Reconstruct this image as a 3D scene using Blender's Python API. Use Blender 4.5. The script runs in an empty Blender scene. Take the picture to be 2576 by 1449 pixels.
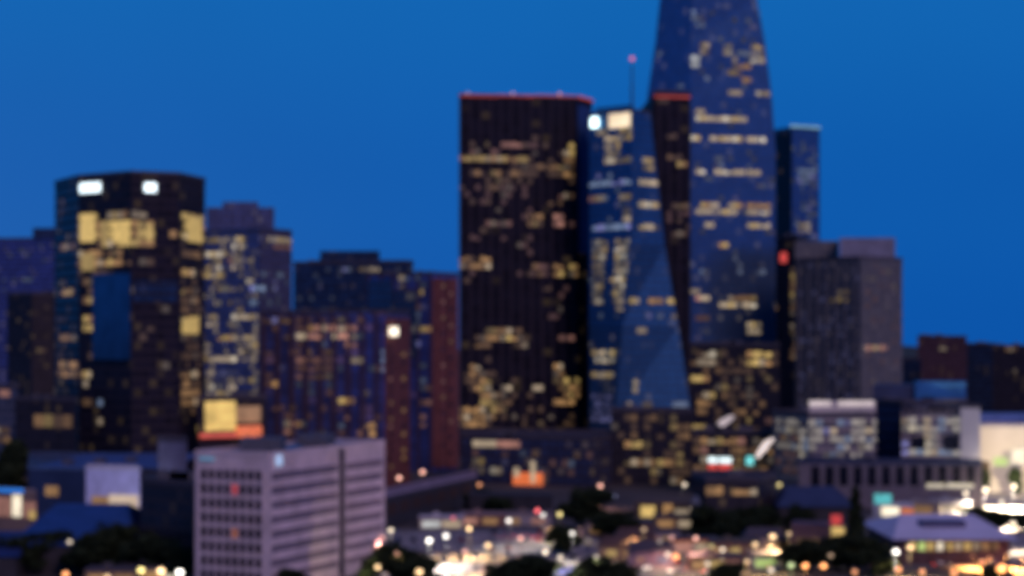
import bpy, bmesh, math, random
from mathutils import Vector
random.seed(7)
sc = bpy.context.scene
C = sc.collection
R = math.radians

# ------------------------------------------------------------------ camera
F = 5811.0            # focal length in photograph units (2576 wide)
HY = 855.0            # horizon row
CH = 65.0             # camera height (upper floor / hillside viewpoint)
cd = bpy.data.cameras.new('camera'); cam = bpy.data.objects.new('camera', cd); C.objects.link(cam)
cam.location = (0, 0, CH); cam.rotation_euler = (math.pi/2, 0, 0)
cd.sensor_width = 36; cd.lens = F/2576*36
cd.shift_y = (HY-724.5)/2576
cd.clip_start = 1; cd.clip_end = 20000
cd.dof.use_dof = True; cd.dof.focus_distance = 15.0; cd.dof.aperture_fstop = 1.6
sc.camera = cam

# ------------------------------------------------------------------ world: dusk sky after sunset
w = bpy.data.worlds.new("World"); sc.world = w; w.use_nodes = True
nt = w.node_tree; N = nt.nodes; L = nt.links
bg = N['Background']; tc = N.new('ShaderNodeTexCoord'); sx = N.new('ShaderNodeSeparateXYZ')
L.new(tc.outputs['Generated'], sx.inputs[0])
rp = N.new('ShaderNodeValToRGB'); cr = rp.color_ramp; cr.interpolation = 'EASE'
cr.elements[0].position = 0.0; cr.elements[0].color = (0.0035, 0.090, 0.400, 1)
cr.elements[1].position = 1.0; cr.elements[1].color = (0.004, 0.035, 0.16, 1)
for p, c in ((0.06, (0.0045, 0.103, 0.420, 1)), (0.15, (0.006, 0.130, 0.455, 1)), (0.35, (0.006, 0.085, 0.32, 1))):
    e = cr.elements.new(p); e.color = c
L.new(sx.outputs['Z'], rp.inputs[0])
# the west (left of the view) keeps a little more afterglow
mr = N.new('ShaderNodeMapRange'); mr.inputs[1].default_value = 0.05; mr.inputs[2].default_value = -0.25
mr.inputs[3].default_value = 0.0; mr.inputs[4].default_value = 1.0
L.new(sx.outputs['X'], mr.inputs[0])
zr = N.new('ShaderNodeMapRange'); zr.inputs[1].default_value = 0.17; zr.inputs[2].default_value = 0.0
L.new(sx.outputs['Z'], zr.inputs[0])
mm = N.new('ShaderNodeMath'); mm.operation = 'MULTIPLY'; L.new(mr.outputs[0], mm.inputs[0]); L.new(zr.outputs[0], mm.inputs[1])
mx = N.new('ShaderNodeMix'); mx.data_type = 'RGBA'
L.new(mm.outputs[0], mx.inputs[0]); L.new(rp.outputs[0], mx.inputs[6]); mx.inputs[7].default_value = (0.018, 0.118, 0.425, 1)
# faint uneven cloud veil
nz = N.new('ShaderNodeTexNoise'); nz.inputs['Scale'].default_value = 6; nz.inputs['Detail'].default_value = 3
L.new(tc.outputs['Generated'], nz.inputs['Vector'])
nr = N.new('ShaderNodeMapRange'); nr.inputs[3].default_value = 0.93; nr.inputs[4].default_value = 1.07
L.new(nz.outputs[0], nr.inputs[0])
mz = N.new('ShaderNodeVectorMath'); mz.operation = 'SCALE'; L.new(mx.outputs[2], mz.inputs[0]); L.new(nr.outputs[0], mz.inputs['Scale'])
L.new(mz.outputs[0], bg.inputs[0]); bg.inputs[1].default_value = 1.0

# ------------------------------------------------------------------ sun: very soft pink fill, added in place of warm city glow
sd = bpy.data.lights.new('sun', 'SUN'); so = bpy.data.objects.new('sun', sd); C.objects.link(so)
sd.energy = 1.05; sd.color = (1.0, 0.64, 0.78); sd.angle = R(22)
so.rotation_euler = (R(54), 0, R(26)); so.location = (0, -50, 300)

sc.view_settings.view_transform = 'Standard'; sc.view_settings.look = 'None'
sc.view_settings.exposure = 0; sc.view_settings.gamma = 1; sc.view_settings.use_curve_mapping = False
sc.render.engine = 'CYCLES'
sc.cycles.use_denoising = True
sc.cycles.filter_width = 3.0
sc.cycles.max_bounces = 3; sc.cycles.diffuse_bounces = 2; sc.cycles.glossy_bounces = 2
sc.cycles.sample_clamp_indirect = 4
sc.cycles.use_adaptive_sampling = False
sc.cycles.use_light_tree = True

# ------------------------------------------------------------------ helpers
def X(u, D): return (u-1288.0)*D/F
def Z(v, D): return CH-(v-HY)*D/F
def P(u, D): return Vector((X(u, D), D))

def tag(o, label=None, cat=None, group=None, kind=None):
    if label: o['label'] = label
    if cat: o['category'] = cat
    if group: o['group'] = group
    if kind: o['kind'] = kind
    return o

def empty(name, loc, label=None, cat=None, group=None):
    o = bpy.data.objects.new(name, None); C.objects.link(o); o.location = loc
    o.empty_display_size = 1
    return tag(o, label, cat, group)

MATS = {}
def mat(name, base, rough=0.8, metal=0.0, emit=None, es=0.0, var=0.25, nscale=0.15, spec=0.5):
    if name in MATS: return MATS[name]
    m = bpy.data.materials.new(name); m.use_nodes = True; n = m.node_tree.nodes; l = m.node_tree.links
    b = n['Principled BSDF']; b.inputs['Roughness'].default_value = rough; b.inputs['Metallic'].default_value = metal
    b.inputs['Specular IOR Level'].default_value = spec
    t = n.new('ShaderNodeTexCoord'); z = n.new('ShaderNodeTexNoise'); z.inputs['Scale'].default_value = nscale; z.inputs['Detail'].default_value = 5
    l.new(t.outputs['Object'], z.inputs['Vector'])
    q = n.new('ShaderNodeMapRange'); q.inputs[1].default_value = .25; q.inputs[2].default_value = .75
    q.inputs[3].default_value = 1-var; q.inputs[4].default_value = 1+var; l.new(z.outputs[0], q.inputs[0])
    s = n.new('ShaderNodeVectorMath'); s.operation = 'SCALE'; s.inputs[0].default_value = base[:3]; l.new(q.outputs[0], s.inputs['Scale'])
    l.new(s.outputs[0], b.inputs['Base Color'])
    if emit:
        b.inputs['Emission Strength'].default_value = es
        e = n.new('ShaderNodeVectorMath'); e.operation = 'SCALE'; e.inputs[0].default_value = emit[:3]; l.new(q.outputs[0], e.inputs['Scale'])
        l.new(e.outputs[0], b.inputs['Emission Color'])
    MATS[name] = m
    return m

def facade(name, glass, frame, fh=4.0, bay=3.0, ff=0.22, bf=0.14, rough=0.25, metal=0.0, spec=0.5, glow=0.0, glowcol=(.5, .33, .14), share=0.1, jit=0.4):
    """curtain wall drawn on a metre UV map: slab bands, mullions, panes that differ, a few dimly lit rooms"""
    if name in MATS: return MATS[name]
    m = bpy.data.materials.new(name); m.use_nodes = True; n = m.node_tree.nodes; l = m.node_tree.links
    b = n['Principled BSDF']
    uv = n.new('ShaderNodeUVMap'); sp = n.new('ShaderNodeSeparateXYZ'); l.new(uv.outputs[0], sp.inputs[0])
    def ma(op, a, c=None, v=None):
        k = n.new('ShaderNodeMath'); k.operation = op
        if hasattr(a, 'links'): l.new(a, k.inputs[0])
        else: k.inputs[0].default_value = a
        if c is not None:
            if hasattr(c, 'links'): l.new(c, k.inputs[1])
            else: k.inputs[1].default_value = c
        return k.outputs[0]
    cu = ma('DIVIDE', sp.outputs['X'], bay); cv = ma('DIVIDE', sp.outputs['Y'], fh)
    fu = ma('FRACT', cu); fv = ma('FRACT', cv)
    iu = ma('FLOOR', cu); iv = ma('FLOOR', cv)
    gu = ma('GREATER_THAN', fu, bf); gv = ma('GREATER_THAN', fv, ff)
    isg = ma('MULTIPLY', gu, gv)
    cb = n.new('ShaderNodeCombineXYZ'); l.new(iu, cb.inputs[0]); l.new(iv, cb.inputs[1])
    wn = n.new('ShaderNodeTexWhiteNoise'); wn.noise_dimensions = '3D'; l.new(cb.outputs[0], wn.inputs['Vector'])
    jt = n.new('ShaderNodeMapRange'); l.new(wn.outputs['Value'], jt.inputs[0]); jt.inputs[3].default_value = 1-jit; jt.inputs[4].default_value = 1+jit
    g = n.new('ShaderNodeVectorMath'); g.operation = 'SCALE'; g.inputs[0].default_value = glass; l.new(jt.outputs[0], g.inputs['Scale'])
    mixc = n.new('ShaderNodeMix'); mixc.data_type = 'RGBA'; l.new(isg, mixc.inputs[0]); mixc.inputs[6].default_value = (*frame, 1); l.new(g.outputs[0], mixc.inputs[7])
    l.new(mixc.outputs[2], b.inputs['Base Color'])
    rr = n.new('ShaderNodeMapRange'); l.new(isg, rr.inputs[0]); rr.inputs[3].default_value = 0.7; rr.inputs[4].default_value = rough
    l.new(rr.outputs[0], b.inputs['Roughness'])
    me = ma('MULTIPLY', isg, metal); l.new(me, b.inputs['Metallic'])
    b.inputs['Specular IOR Level'].default_value = spec
    if glow > 0:
        lo = n.new('ShaderNodeTexNoise'); lo.inputs['Scale'].default_value = 0.13; lo.inputs['Detail'].default_value = 1
        l.new(cb.outputs[0], lo.inputs['Vector'])
        sepc = n.new('ShaderNodeSeparateColor'); l.new(wn.outputs['Color'], sepc.inputs[0])
        on = ma('LESS_THAN', sepc.outputs[1], ma('MULTIPLY', lo.outputs[0], share*2))
        st = ma('MULTIPLY', ma('MULTIPLY', on, isg), ma('MULTIPLY', sepc.outputs[2], glow))
        b.inputs['Emission Color'].default_value = (*glowcol, 1); l.new(st, b.inputs['Emission Strength'])
    MATS[name] = m
    return m

def mesh_obj(name, bm, m, parent=None, origin=None, smooth=False):
    me = bpy.data.meshes.new(name)
    bm.normal_update()
    bm.to_mesh(me); bm.free()
    me.materials.append(m)
    if smooth:
        for p in me.polygons: p.use_smooth = True
    o = bpy.data.objects.new(name, me); C.objects.link(o)
    if parent is not None:
        o.parent = parent
        if origin is None: me.transform(__import__('mathutils').Matrix.Translation(-Vector(parent_world(parent))))
    return o

def parent_world(p):
    v = Vector((0, 0, 0))
    while p is not None:
        v += p.location; p = p.parent
    return v

def add_box(bm, x0, x1, y0, y1, z0, z1):
    vs = [bm.verts.new(c) for c in ((x0,y0,z0),(x1,y0,z0),(x1,y1,z0),(x0,y1,z0),(x0,y0,z1),(x1,y0,z1),(x1,y1,z1),(x0,y1,z1))]
    for f in ((0,3,2,1),(4,5,6,7),(0,1,5,4),(1,2,6,5),(2,3,7,6),(3,0,4,7)):
        bm.faces.new([vs[i] for i in f])

def add_cyl(bm, p0, p1, r0, r1, n=8):
    p0 = Vector(p0); p1 = Vector(p1); d = (p1-p0).normalized()
    a = d.orthogonal().normalized(); b = d.cross(a)
    A = [bm.verts.new(p0+(a*math.cos(2*math.pi*i/n)+b*math.sin(2*math.pi*i/n))*r0) for i in range(n)]
    B = [bm.verts.new(p1+(a*math.cos(2*math.pi*i/n)+b*math.sin(2*math.pi*i/n))*r1) for i in range(n)]
    for i in range(n): bm.faces.new((A[i], A[(i+1)%n], B[(i+1)%n], B[i]))
    bm.faces.new(A[::-1]); bm.faces.new(B)

def loft(bm, rings, cap=True):
    """rings: list of lists of (x,y,z), same length; metre UVs: u along the perimeter, v height"""
    uvl = bm.loops.layers.uv.verify()
    V = [[bm.verts.new(p) for p in r] for r in rings]; n = len(rings[0])
    per = [0.0]
    for i in range(n):
        a = Vector(rings[0][i][:2]); b = Vector(rings[0][(i+1) % n][:2]); per.append(per[-1]+(b-a).length)
    for k in range(len(rings)-1):
        for i in range(n):
            j = (i+1) % n
            f = bm.faces.new((V[k][i], V[k][j], V[k+1][j], V[k+1][i]))
            co = ((per[i], rings[k][i][2]), (per[i+1], rings[k][j][2]), (per[i+1], rings[k+1][j][2]), (per[i], rings[k+1][i][2]))
            for lp, c in zip(f.loops, co): lp[uvl].uv = c
    if cap:
        bm.faces.new(V[-1]); bm.faces.new(V[0][::-1])

class Bld:
    """one building: an Empty with parts; visible faces run left to right"""
    def __init__(s, name, label, cat, pts, ytop, m, fh=4.0, bay=3.0, back=35.0, levels=None, group=None, zb=0.0, roof=True, part='facade', roofmat=None):
        s.fh = fh; s.bay = bay; s.cells = []; s.back = back
        c = P(sum(p[0] for p in pts)/len(pts), sum(p[1] for p in pts)/len(pts))
        s.root = empty(name, (c.x, c.y, 0), label, cat, group)
        D0 = pts[0][1]
        s.lv = []                        # (z, [xy...]) bottom to top
        if levels:
            for (y, xs) in levels:       # xs: u of each point at that image row
                zz = Z(y, D0); s.lv.append((zz, [P(u, p[1]) for u, p in zip(xs, pts)]))
            s.lv.sort(key=lambda a: a[0]); s.lv.insert(0, (zb, s.lv[0][1]))
        else:
            z = Z(ytop, D0); q = [P(*p) for p in pts]; s.lv = [(zb, q), (z, q)]
        s.top = s.lv[-1][0]
        bm = bmesh.new()
        rings = []
        for z, q in s.lv:
            ring = [(v.x, v.y, z) for v in q]
            ring += [(*s.behind(q[-1], -.6), z), (*s.behind(q[0], .6), z)]
            rings.append(ring)
        loft(bm, rings)
        s.body = mesh_obj(part, bm, m, s.root)
        if roof:
            s.parapet(s.lv[-1][1], s.top, 1.2, 0.5, roofmat or M_ROOFEDGE)
            q = s.lv[-1][1]
            x0 = min(v.x for v in q)+2; x1 = max(v.x for v in q)-2; y0 = max(v.y for v in q)+6
            wd = x1-x0
            if wd > 12:
                for k in range(random.randint(1, 3)):
                    a = x0+random.uniform(.05, .6)*wd; b = min(a+random.uniform(4, 9), x1-1)
                    bb = bmesh.new(); hh = random.uniform(1.3, 2.6)
                    add_box(bb, a, b, y0, y0+random.uniform(4, 8), s.top+.02, s.top+hh); add_box(bb, a+.6, a+1.8, y0+1, y0+2.2, s.top+hh, s.top+hh+.7)
                    mesh_obj('rooftop_unit', bb, M_UNIT, s.root)
    def behind(s, v, dx=0):            # far corner, splayed along the sight line so side walls stay hidden
        k = (v.y+s.back)/v.y
        return (v.x*k+dx, v.y*k)
    def parapet(s, q, z, h, t, m):
        bm = bmesh.new(); q = list(q)
        ring = [Vector((v.x, v.y)) for v in q]+[Vector(s.behind(q[-1], -.6)), Vector(s.behind(q[0], .6))]
        c = sum(ring, Vector((0, 0)))/len(ring)
        outer = [v+(v-c).normalized()*.25 for v in ring]; inner = [v-(v-c).normalized()*t*1.4 for v in ring]
        rr = [[(v.x, v.y, z-.3) for v in outer], [(v.x, v.y, z+h) for v in outer], [(v.x, v.y, z+h) for v in inner], [(v.x, v.y, z+.01) for v in inner]]
        loft(bm, rr, cap=False)
        mesh_obj('parapet', bm, m, s.root)
    def at(s, z):
        lv = s.lv
        for (z0, q0), (z1, q1) in zip(lv, lv[1:]):
            if z <= z1 or q1 is lv[-1][1]:
                t = (z-z0)/max(z1-z0, 1e-6); t = min(max(t, 0), 1)
                return [a.lerp(b, t) for a, b in zip(q0, q1)]
        return lv[-1][1]
    def hit(s, u, v, face=None):
        """image row/column -> (face index, metres along it, z)"""
        D = s.lv[0][1][0].y
        for _ in range(3):
            z = Z(v, D); q = s.at(z)
            us = [(p.x*F/p.y+1288) for p in q]
            i = face
            if i is None:
                i = 0
                for k in range(len(us)-1):
                    if u >= us[k]: i = k
            a, b = q[i], q[i+1]; k = (u-1288)/F
            # a + t(b-a): x = k*y
            den = (b.x-a.x)-k*(b.y-a.y); t = (k*a.y-a.x)/den if abs(den) > 1e-6 else .5
            t = min(max(t, 0.0), 1.0); D = a.y+t*(b.y-a.y)
        return i, t*(b-a).length, Z(v, D)
    def lit(s, *rows):
        for (u0, u1, v0, v1, col, lev, *den) in rows:
            den = den[0] if den else .95
            i, a, _ = s.hit((u0+u1)/2, (v0+v1)/2)
            _, a, zt = s.hit(u0, v0, i); _, b, zb = s.hit(u1, v1, i)
            k0 = int(round(a/s.bay)); k1 = max(k0+1, int(round(b/s.bay)))
            f0 = int(round(zb/s.fh)); f1 = max(f0+1, int(round(zt/s.fh)))
            for f in range(f0, f1):
                for k in range(k0, k1):
                    if random.random() < den and not any(c[0] == i and c[1] == f and c[2] == k for c in s.cells):
                        s.cells.append((i, f, k, f1-f0, col, lev))
        return s
    def panel(s, name, i, f0, a, b, z0, z1, m, d0=0.02, d1=0.14, origin=None):
        q = s.at((z0+z1)/2); A, B = q[i], q[i+1]; L_ = (B-A).length; t = (B-A)/L_
        nrm = Vector((t.y, -t.x)); b = min(b, L_-.1); a = max(a, .1)
        q0 = s.at(z0); q1 = s.at(z1)
        def pt(q, a, z, d):
            A, B = q[i], q[i+1]; l = (B-A).length; t = (B-A)/l; nn = Vector((t.y, -t.x)); v = A+t*(a/L_*l)+nn*d
            return (v.x, v.y, z)
        bm = bmesh.new()
        vs = [bm.verts.new(c) for c in (pt(q0,a,z0,d0),pt(q0,b,z0,d0),pt(q1,b,z1,d0),pt(q1,a,z1,d0),pt(q0,a,z0,d1),pt(q0,b,z0,d1),pt(q1,b,z1,d1),pt(q1,a,z1,d1))]
        uvl = bm.loops.layers.uv.verify(); co = ((a, z0), (b, z0), (b, z1), (a, z1))
        for f in ((3,2,1,0),(4,5,6,7),(0,1,5,4),(1,2,6,5),(2,3,7,6),(3,0,4,7)):
            fc = bm.faces.new([vs[j] for j in f])
            for lp, j in zip(fc.loops, f): lp[uvl].uv = co[j % 4]
        return mesh_obj(name, bm, m, s.root)
    def imgpanel(s, name, u0, u1, v0, v1, m, d0=.02, d1=.3):
        i, a, _ = s.hit((u0+u1)/2, (v0+v1)/2)
        _, a, zt = s.hit(u0, v0, i); _, b, zb = s.hit(u1, v1, i)
        return s.panel(name, i, 0, a, b, zb, zt, m, d0, d1)
    def windows(s, m, face, a0, a1, z0, z1, nx, nz, fx=.7, fz=.6, name='window', d1=.06):
        """regular unlit windows on a masonry face, each its own part"""
        sx_ = (a1-a0)/nx; sz = (z1-z0)/nz
        for j in range(nz):
            for k in range(nx):
                a = a0+sx_*(k+.5-fx/2); z = z0+sz*(j+.5-fz/2)
                s.panel(name, face, 0, a, a+sx_*fx, z, z+sz*fz, m, .01, d1)
    def done(s, cap=100):
        mix = dict(A='AAAAAYC', Y='YYYYAAC', C='CCCCCYS', P='PPPPAC', B='BBBBL', L='L', W='W', O='OA', R='R', G='G', T='T', S='S', K='KKKKCSBK')
        out = []
        for (i, f, k, n, col, lev) in s.cells:
            c0_ = col
            if (f+1)*s.fh-.12*s.fh > s.top-.3: continue
            lj = random.choice((.75, .85, .95, 1.05)) if (n == 1 and lev > .45) or (c0_ in 'YK' and random.random() < .75) else random.choice((.25, .4, .6, .75, .9, 1.1, 1.3))
            out.append((lev*lj*.9, i, f, k, random.choice(mix[col])))
        out.sort(reverse=True)
        mg = s.bay*.03; rest = None
        for n_, (lev, i, f, k, col) in enumerate(out):
            j = random.random(); a0 = k*s.bay+mg; a1 = (k+1)*s.bay-mg; z0 = f*s.fh+.16*s.fh; z1 = (f+.88)*s.fh
            if j < .18: z1 = z0+(z1-z0)*random.uniform(.55, .8)       # half-drawn blinds
            elif j < .26: a1 = a0+(a1-a0)*random.uniform(.5, .8)
            o = s.panel('lit_window', i, f, a0, a1, z0, z1, litmat(col, lev))
            if n_ >= cap:                                             # beyond a hundred: one object for the dimmest
                if rest is None: rest = []
                rest.append(o)
        if rest:
            bm = bmesh.new(); me = bpy.data.meshes.new('lit_windows'); slots = []
            for o in rest:
                m = o.data.materials[0]
                if m not in slots: slots.append(m); me.materials.append(m)
                n0 = len(bm.faces); bm.from_mesh(o.data); bm.faces.ensure_lookup_table()
                for q in range(n0, len(bm.faces)): bm.faces[q].material_index = slots.index(m)
                bpy.data.objects.remove(o)
            bm.to_mesh(me); bm.free()
            o = bpy.data.objects.new('lit_windows', me); C.objects.link(o); o.parent = s.root; o['kind'] = 'stuff'
        s.cells = []
        return s

PAL = dict(Y=(.62, .42, .13), A=(.42, .225, .08), O=(.75, .20, .035), R=(.65, .05, .045), C=(.56, .43, .28), W=(.80, .82, .80),
           B=(.17, .23, .36), P=(.48, .22, .16), G=(.62, .80, .25), T=(.10, .48, .50), L=(.22, .22, .52), S=(.9, .78, .58), K=(.46, .41, .36))
def litmat(col, lev):
    q = max(.1, round(lev*8)/8) if lev < 1.5 else round(lev*2)/2
    c = PAL[col]
    return mat('lit_%s_%03d' % (col, q*100), (.05, .05, .05), .4, 0, emit=c, es=q, var=.3, nscale=.45)

M_ROOFEDGE = mat('parapet_concrete', (.06, .055, .07), .8)
M_UNIT = mat('rooftop_metal', (.10, .10, .12), .6, .3)
M_DARK = mat('dark_glass_pane', (.012, .012, .02), .2, 0)

# ------------------------------------------------------------------ ground
def sheet(name, pts, z, m, kind='structure'):
    bm = bmesh.new(); bm.faces.new([bm.verts.new((x, y, z)) for x, y in pts])
    o = mesh_obj(name, bm, m); o['kind'] = kind; return o
def gp(u, v):                         # ground point seen at (u, v)
    D = CH*F/(v-HY); return (X(u, D), D)
M_GROUND = mat('ground_earth_asphalt', (.055, .047, .043), .9, var=.5, nscale=.02)
sheet('ground', [(-9000, -3000), (9000, -3000), (9000, 15000), (-9000, 15000)], 0, M_GROUND)
M_LOT = mat('parking_concrete', (.26, .23, .22), .85, var=.35, nscale=.06)
M_ROAD = mat('road_asphalt', (.13, .12, .115), .75, var=.3, nscale=.08)
M_WALK = mat('sidewalk_concrete', (.25, .24, .23), .85, var=.2, nscale=.2)
M_MARK = mat('road_paint', (.7, .7, .66), .7)
sheet('parking_lot', [gp(960, 1500), gp(1620, 1500), gp(1480, 1328), gp(960, 1335)], .004, M_LOT)
def strip(name, c, wd, z, m, up=None):
    """a road along a centre line of ground points, a raised kerb when 'up' is given"""
    bm = bmesh.new(); q = [Vector(p) for p in c]; Lr = []
    for i, p in enumerate(q):
        d = (q[min(i+1, len(q)-1)]-q[max(i-1, 0)]).normalized(); n_ = Vector((-d.y, d.x)); Lr.append((p+n_*wd/2, p-n_*wd/2))
    for (a, b), (c2, d2) in zip(Lr, Lr[1:]):
        if up:
            lo = [bm.verts.new((v.x, v.y, 0)) for v in (a, b, d2, c2)]; hi = [bm.verts.new((v.x, v.y, up)) for v in (a, b, d2, c2)]
            bm.faces.new(hi)
            for j in range(4): bm.faces.new((lo[j], lo[(j+1) % 4], hi[(j+1) % 4], hi[j]))
        else: bm.faces.new([bm.verts.new((v.x, v.y, z)) for v in (a, b, d2, c2)])
    bmesh.ops.recalc_face_normals(bm, faces=bm.faces)
    o = mesh_obj(name, bm, m); o['kind'] = 'structure'
    return o
avenue = [(34, 590), (44, 640), (72, 658), (110, 664), (180, 667), (340, 672)]
strip('road', avenue, 16, .008, M_ROAD)
strip('sidewalk', [(x-11 if y < 650 else x-4, y+11) for x, y in avenue], 4, 0, M_WALK, up=.14)
cross = [gp(1640, 1445), gp(1720, 1380), gp(1960, 1310), gp(2050, 1250)]
strip('road', cross, 13, .012, M_ROAD)
strip('lane_marking', avenue, .3, .02, M_MARK)
back_st = [(-300, 800), (-100, 790), (120, 780), (320, 790)]
strip('road', back_st, 13, .016, M_ROAD)
sheet('forecourt', [gp(2200, 1420), gp(2620, 1420), gp(2600, 1290), gp(2180, 1300)], .024, M_LOT)
sheet('plaza', [gp(2400, 1296), gp(2640, 1296), gp(2640, 1236), gp(2400, 1236)], .03, mat('plaza_paving', (.5, .47, .42), .8))
# hills on the far horizon
bm = bmesh.new(); prev = None
for i in range(61):
    x = -3000+i*100; h = 35+18*math.sin(i*.37)+10*math.sin(i*1.1)
    a = bm.verts.new((x, 6200+300*math.sin(i*.3), -5)); b = bm.verts.new((x, 6900, h)); c = bm.verts.new((x, 8000, -5))
    if prev: bm.faces.new((prev[0], a, b, prev[1])); bm.faces.new((prev[1], b, c, prev[2]))
    prev = (a, b, c)
o = mesh_obj('hills', bm, mat('hill_scrub', (.03, .04, .03), .95)); o['kind'] = 'structure'

# ------------------------------------------------------------------ facade materials
F_BLACK = facade('black_curtain_wall', (.009, .009, .017), (.032, .026, .038), 4, 6, .10, .25, .35, 0, .12, glow=.06, share=.06)
F_OCT = facade('bronze_curtain_wall', (.014, .012, .022), (.034, .028, .038), 4, 3.4, .3, .16, .3, 0, .15, glow=.08, share=.14)
F_BLUE = facade('blue_glass_wall', (.06, .18, .36), (.05, .05, .08), 4, 3, .18, .1, .25, 0.75, .5, glow=.12, glowcol=(.5, .42, .3), share=.07, jit=.12)
F_BLUE2 = facade('clear_blue_glass_wall', (.05, .18, .34), (.035, .04, .065), 4, 3, .16, .08, .42, 0.8, .5, glow=.10, glowcol=(.5, .42, .3), share=.05, jit=.10)
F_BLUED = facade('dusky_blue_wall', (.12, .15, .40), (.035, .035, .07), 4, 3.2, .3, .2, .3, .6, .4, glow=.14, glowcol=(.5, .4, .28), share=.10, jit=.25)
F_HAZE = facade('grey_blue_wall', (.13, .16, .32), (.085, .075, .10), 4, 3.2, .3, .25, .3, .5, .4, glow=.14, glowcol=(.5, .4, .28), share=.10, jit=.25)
F_NAVY = facade('navy_wall', (.02, .055, .13), (.014, .018, .035), 4, 3.2, .3, .2, .3, .4, .3, glow=.06, share=.08, jit=.3)
F_POD = facade('podium_wall', (.05, .07, .14), (.035, .03, .05), 4, 4, .3, .2, .3, .4, .3, glow=.10, share=.12, jit=.3)
F_PURP = facade('purple_panel_wall', (.09, .14, .40), (.065, .042, .08), 3.6, 7.4, .12, .28, .35, .6, .4, glow=.10, glowcol=(.5, .22, .18), share=.08, jit=.3)
F_BROWN = facade('red_brown_masonry', (.15, .055, .05), (.21, .075, .07), 3.6, 5, .12, .3, .8, 0, .2, jit=.25)
F_GREY = facade('grey_stone_grid_wall', (.07, .075, .095), (.135, .14, .145), 3.9, 2.6, .36, .4, .35, 0, .4, glow=.10, glowcol=(.4, .3, .3), share=.2, jit=.3)
F_DIM = facade('dim_brown_wall', (.018, .016, .026), (.030, .025, .032), 3.8, 3, .35, .3, .5, 0, .3, glow=.10, share=.10, jit=.4)
M_LILAC = mat('lilac_painted_concrete', (.64, .53, .54), .85, var=.22, nscale=.16)
M_LILAC2 = mat('weathered_spandrel', (.40, .31, .35), .85, var=.2, nscale=.25)
M_WIN = mat('dusk_window_glass', (.02, .018, .03), .25, 0)
M_STONE = mat('pale_stone', (.55, .52, .50), .8, var=.12, nscale=.1)
M_CREAM = mat('cream_render_wall', (.72, .66, .56), .8, var=.1, nscale=.08)
M_METALROOF = mat('blue_grey_metal_roof', (.12, .17, .26), .45, .35, var=.2, nscale=.1)
M_LROOF = mat('lilac_membrane_roof', (.62, .60, .72), .7, var=.12, nscale=.1)
M_DK = mat('charcoal_wall', (.03, .028, .035), .8, var=.4, nscale=.2)
M_NAVYW = mat('navy_cladding', (.03, .045, .10), .5, .2, var=.3, nscale=.1)
M_FRAME = mat('dark_frame_metal', (.04, .04, .045), .5, .6)

# ---- far background, left
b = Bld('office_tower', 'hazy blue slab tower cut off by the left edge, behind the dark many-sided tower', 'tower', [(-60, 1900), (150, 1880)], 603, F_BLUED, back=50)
b.imgpanel('roof_screen', 84, 140, 574, 602, F_BLUED.copy() if False else M_NAVYW, -12, 1)
b.lit((20, 40, 745, 765, 'B', .3), (60, 78, 700, 715, 'B', .25), (0, 140, 610, 900, 'B', .12, .06)).done()
b = Bld('office_block', 'low dark brown block left of the many-sided tower', 'building', [(18, 1520), (80, 1500), (205, 1510)], 742, F_DIM, back=40)
b.lit((35, 50, 800, 818, 'A', .15), (90, 110, 880, 893, 'A', .12)).done()
b = Bld('stepped_tower', 'navy office block with a three-step roofline between the dusky blue tower and the red-brown one', 'building', [(738, 1620), (1040, 1600)], 662, F_NAVY, back=60)
def tier(b, u0, u1, D, v0, v1, m, back=20, name='upper_storey'):
    bm = bmesh.new(); a = P(u0, D); c = P(u1, D); z0 = Z(v1, D)-.5; z1 = Z(v0, D)
    loft(bm, [[(a.x, a.y, z), (c.x, c.y, z), (c.x*(c.y+back)/c.y, c.y+back, z), (a.x*(a.y+back)/a.y, a.y+back, z)] for z in (z0, z1)])
    return mesh_obj(name, bm, m, b.root)
tier(b, 805, 955, 1622, 631, 662, F_NAVY, 40); 
tier(b, 955, 1034, 1626, 654, 662, F_NAVY, 30)
b.lit((862, 885, 672, 690, 'B', .5), (905, 955, 670, 688, 'C', .45), (885, 898, 655, 672, 'A', .35), (745, 1035, 670, 780, 'B', .12, .1)).done()
# ---- far background, right
b = Bld('glass_tower', 'blue glass tower with a dark left side, just right of the tallest tower', 'tower', [(1940, 1730), (1992, 1700), (2062, 1715)], 332, F_BLUE, back=40)
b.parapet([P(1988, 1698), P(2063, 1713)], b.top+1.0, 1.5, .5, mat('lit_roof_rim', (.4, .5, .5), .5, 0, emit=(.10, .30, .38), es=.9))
b.imgpanel('side_cladding', 1942, 1991, 336, 640, F_BLACK, .05, .5)
b.lit((1968, 1986, 370, 402, 'C', .5), (1945, 1965, 438, 458, 'C', .75), (2008, 2055, 418, 436, 'B', .7), (2008, 2058, 440, 462, 'B', .8), (2010, 2042, 565, 580, 'C', .45),
      (1950, 1990, 552, 570, 'A', .6), (2035, 2055, 585, 600, 'B', .5), (1992, 2058, 340, 600, 'B', .35, .25), (1945, 1988, 340, 600, 'A', .2, .15)).done()
b = Bld('narrow_tower', 'narrow black tower with a red sign, left of the grey stone tower', 'tower', [(1940, 1500), (2008, 1480), (2034, 1500)], 598, F_BLACK, back=30)
b.lit((1947, 1960, 615, 632, 'C', 1.0), (1990, 2004, 668, 760, 'A', .35), (1985, 2005, 700, 900, 'A', .25, .6), (1945, 1960, 762, 778, 'A', .7)).done()
sg = b.imgpanel('illuminated_sign', 1964, 1980, 636, 660, mat('red_sign', (.3, .02, .02), .4, 0, emit=(.8, .09, .07), es=.7), .1, .6)
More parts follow.
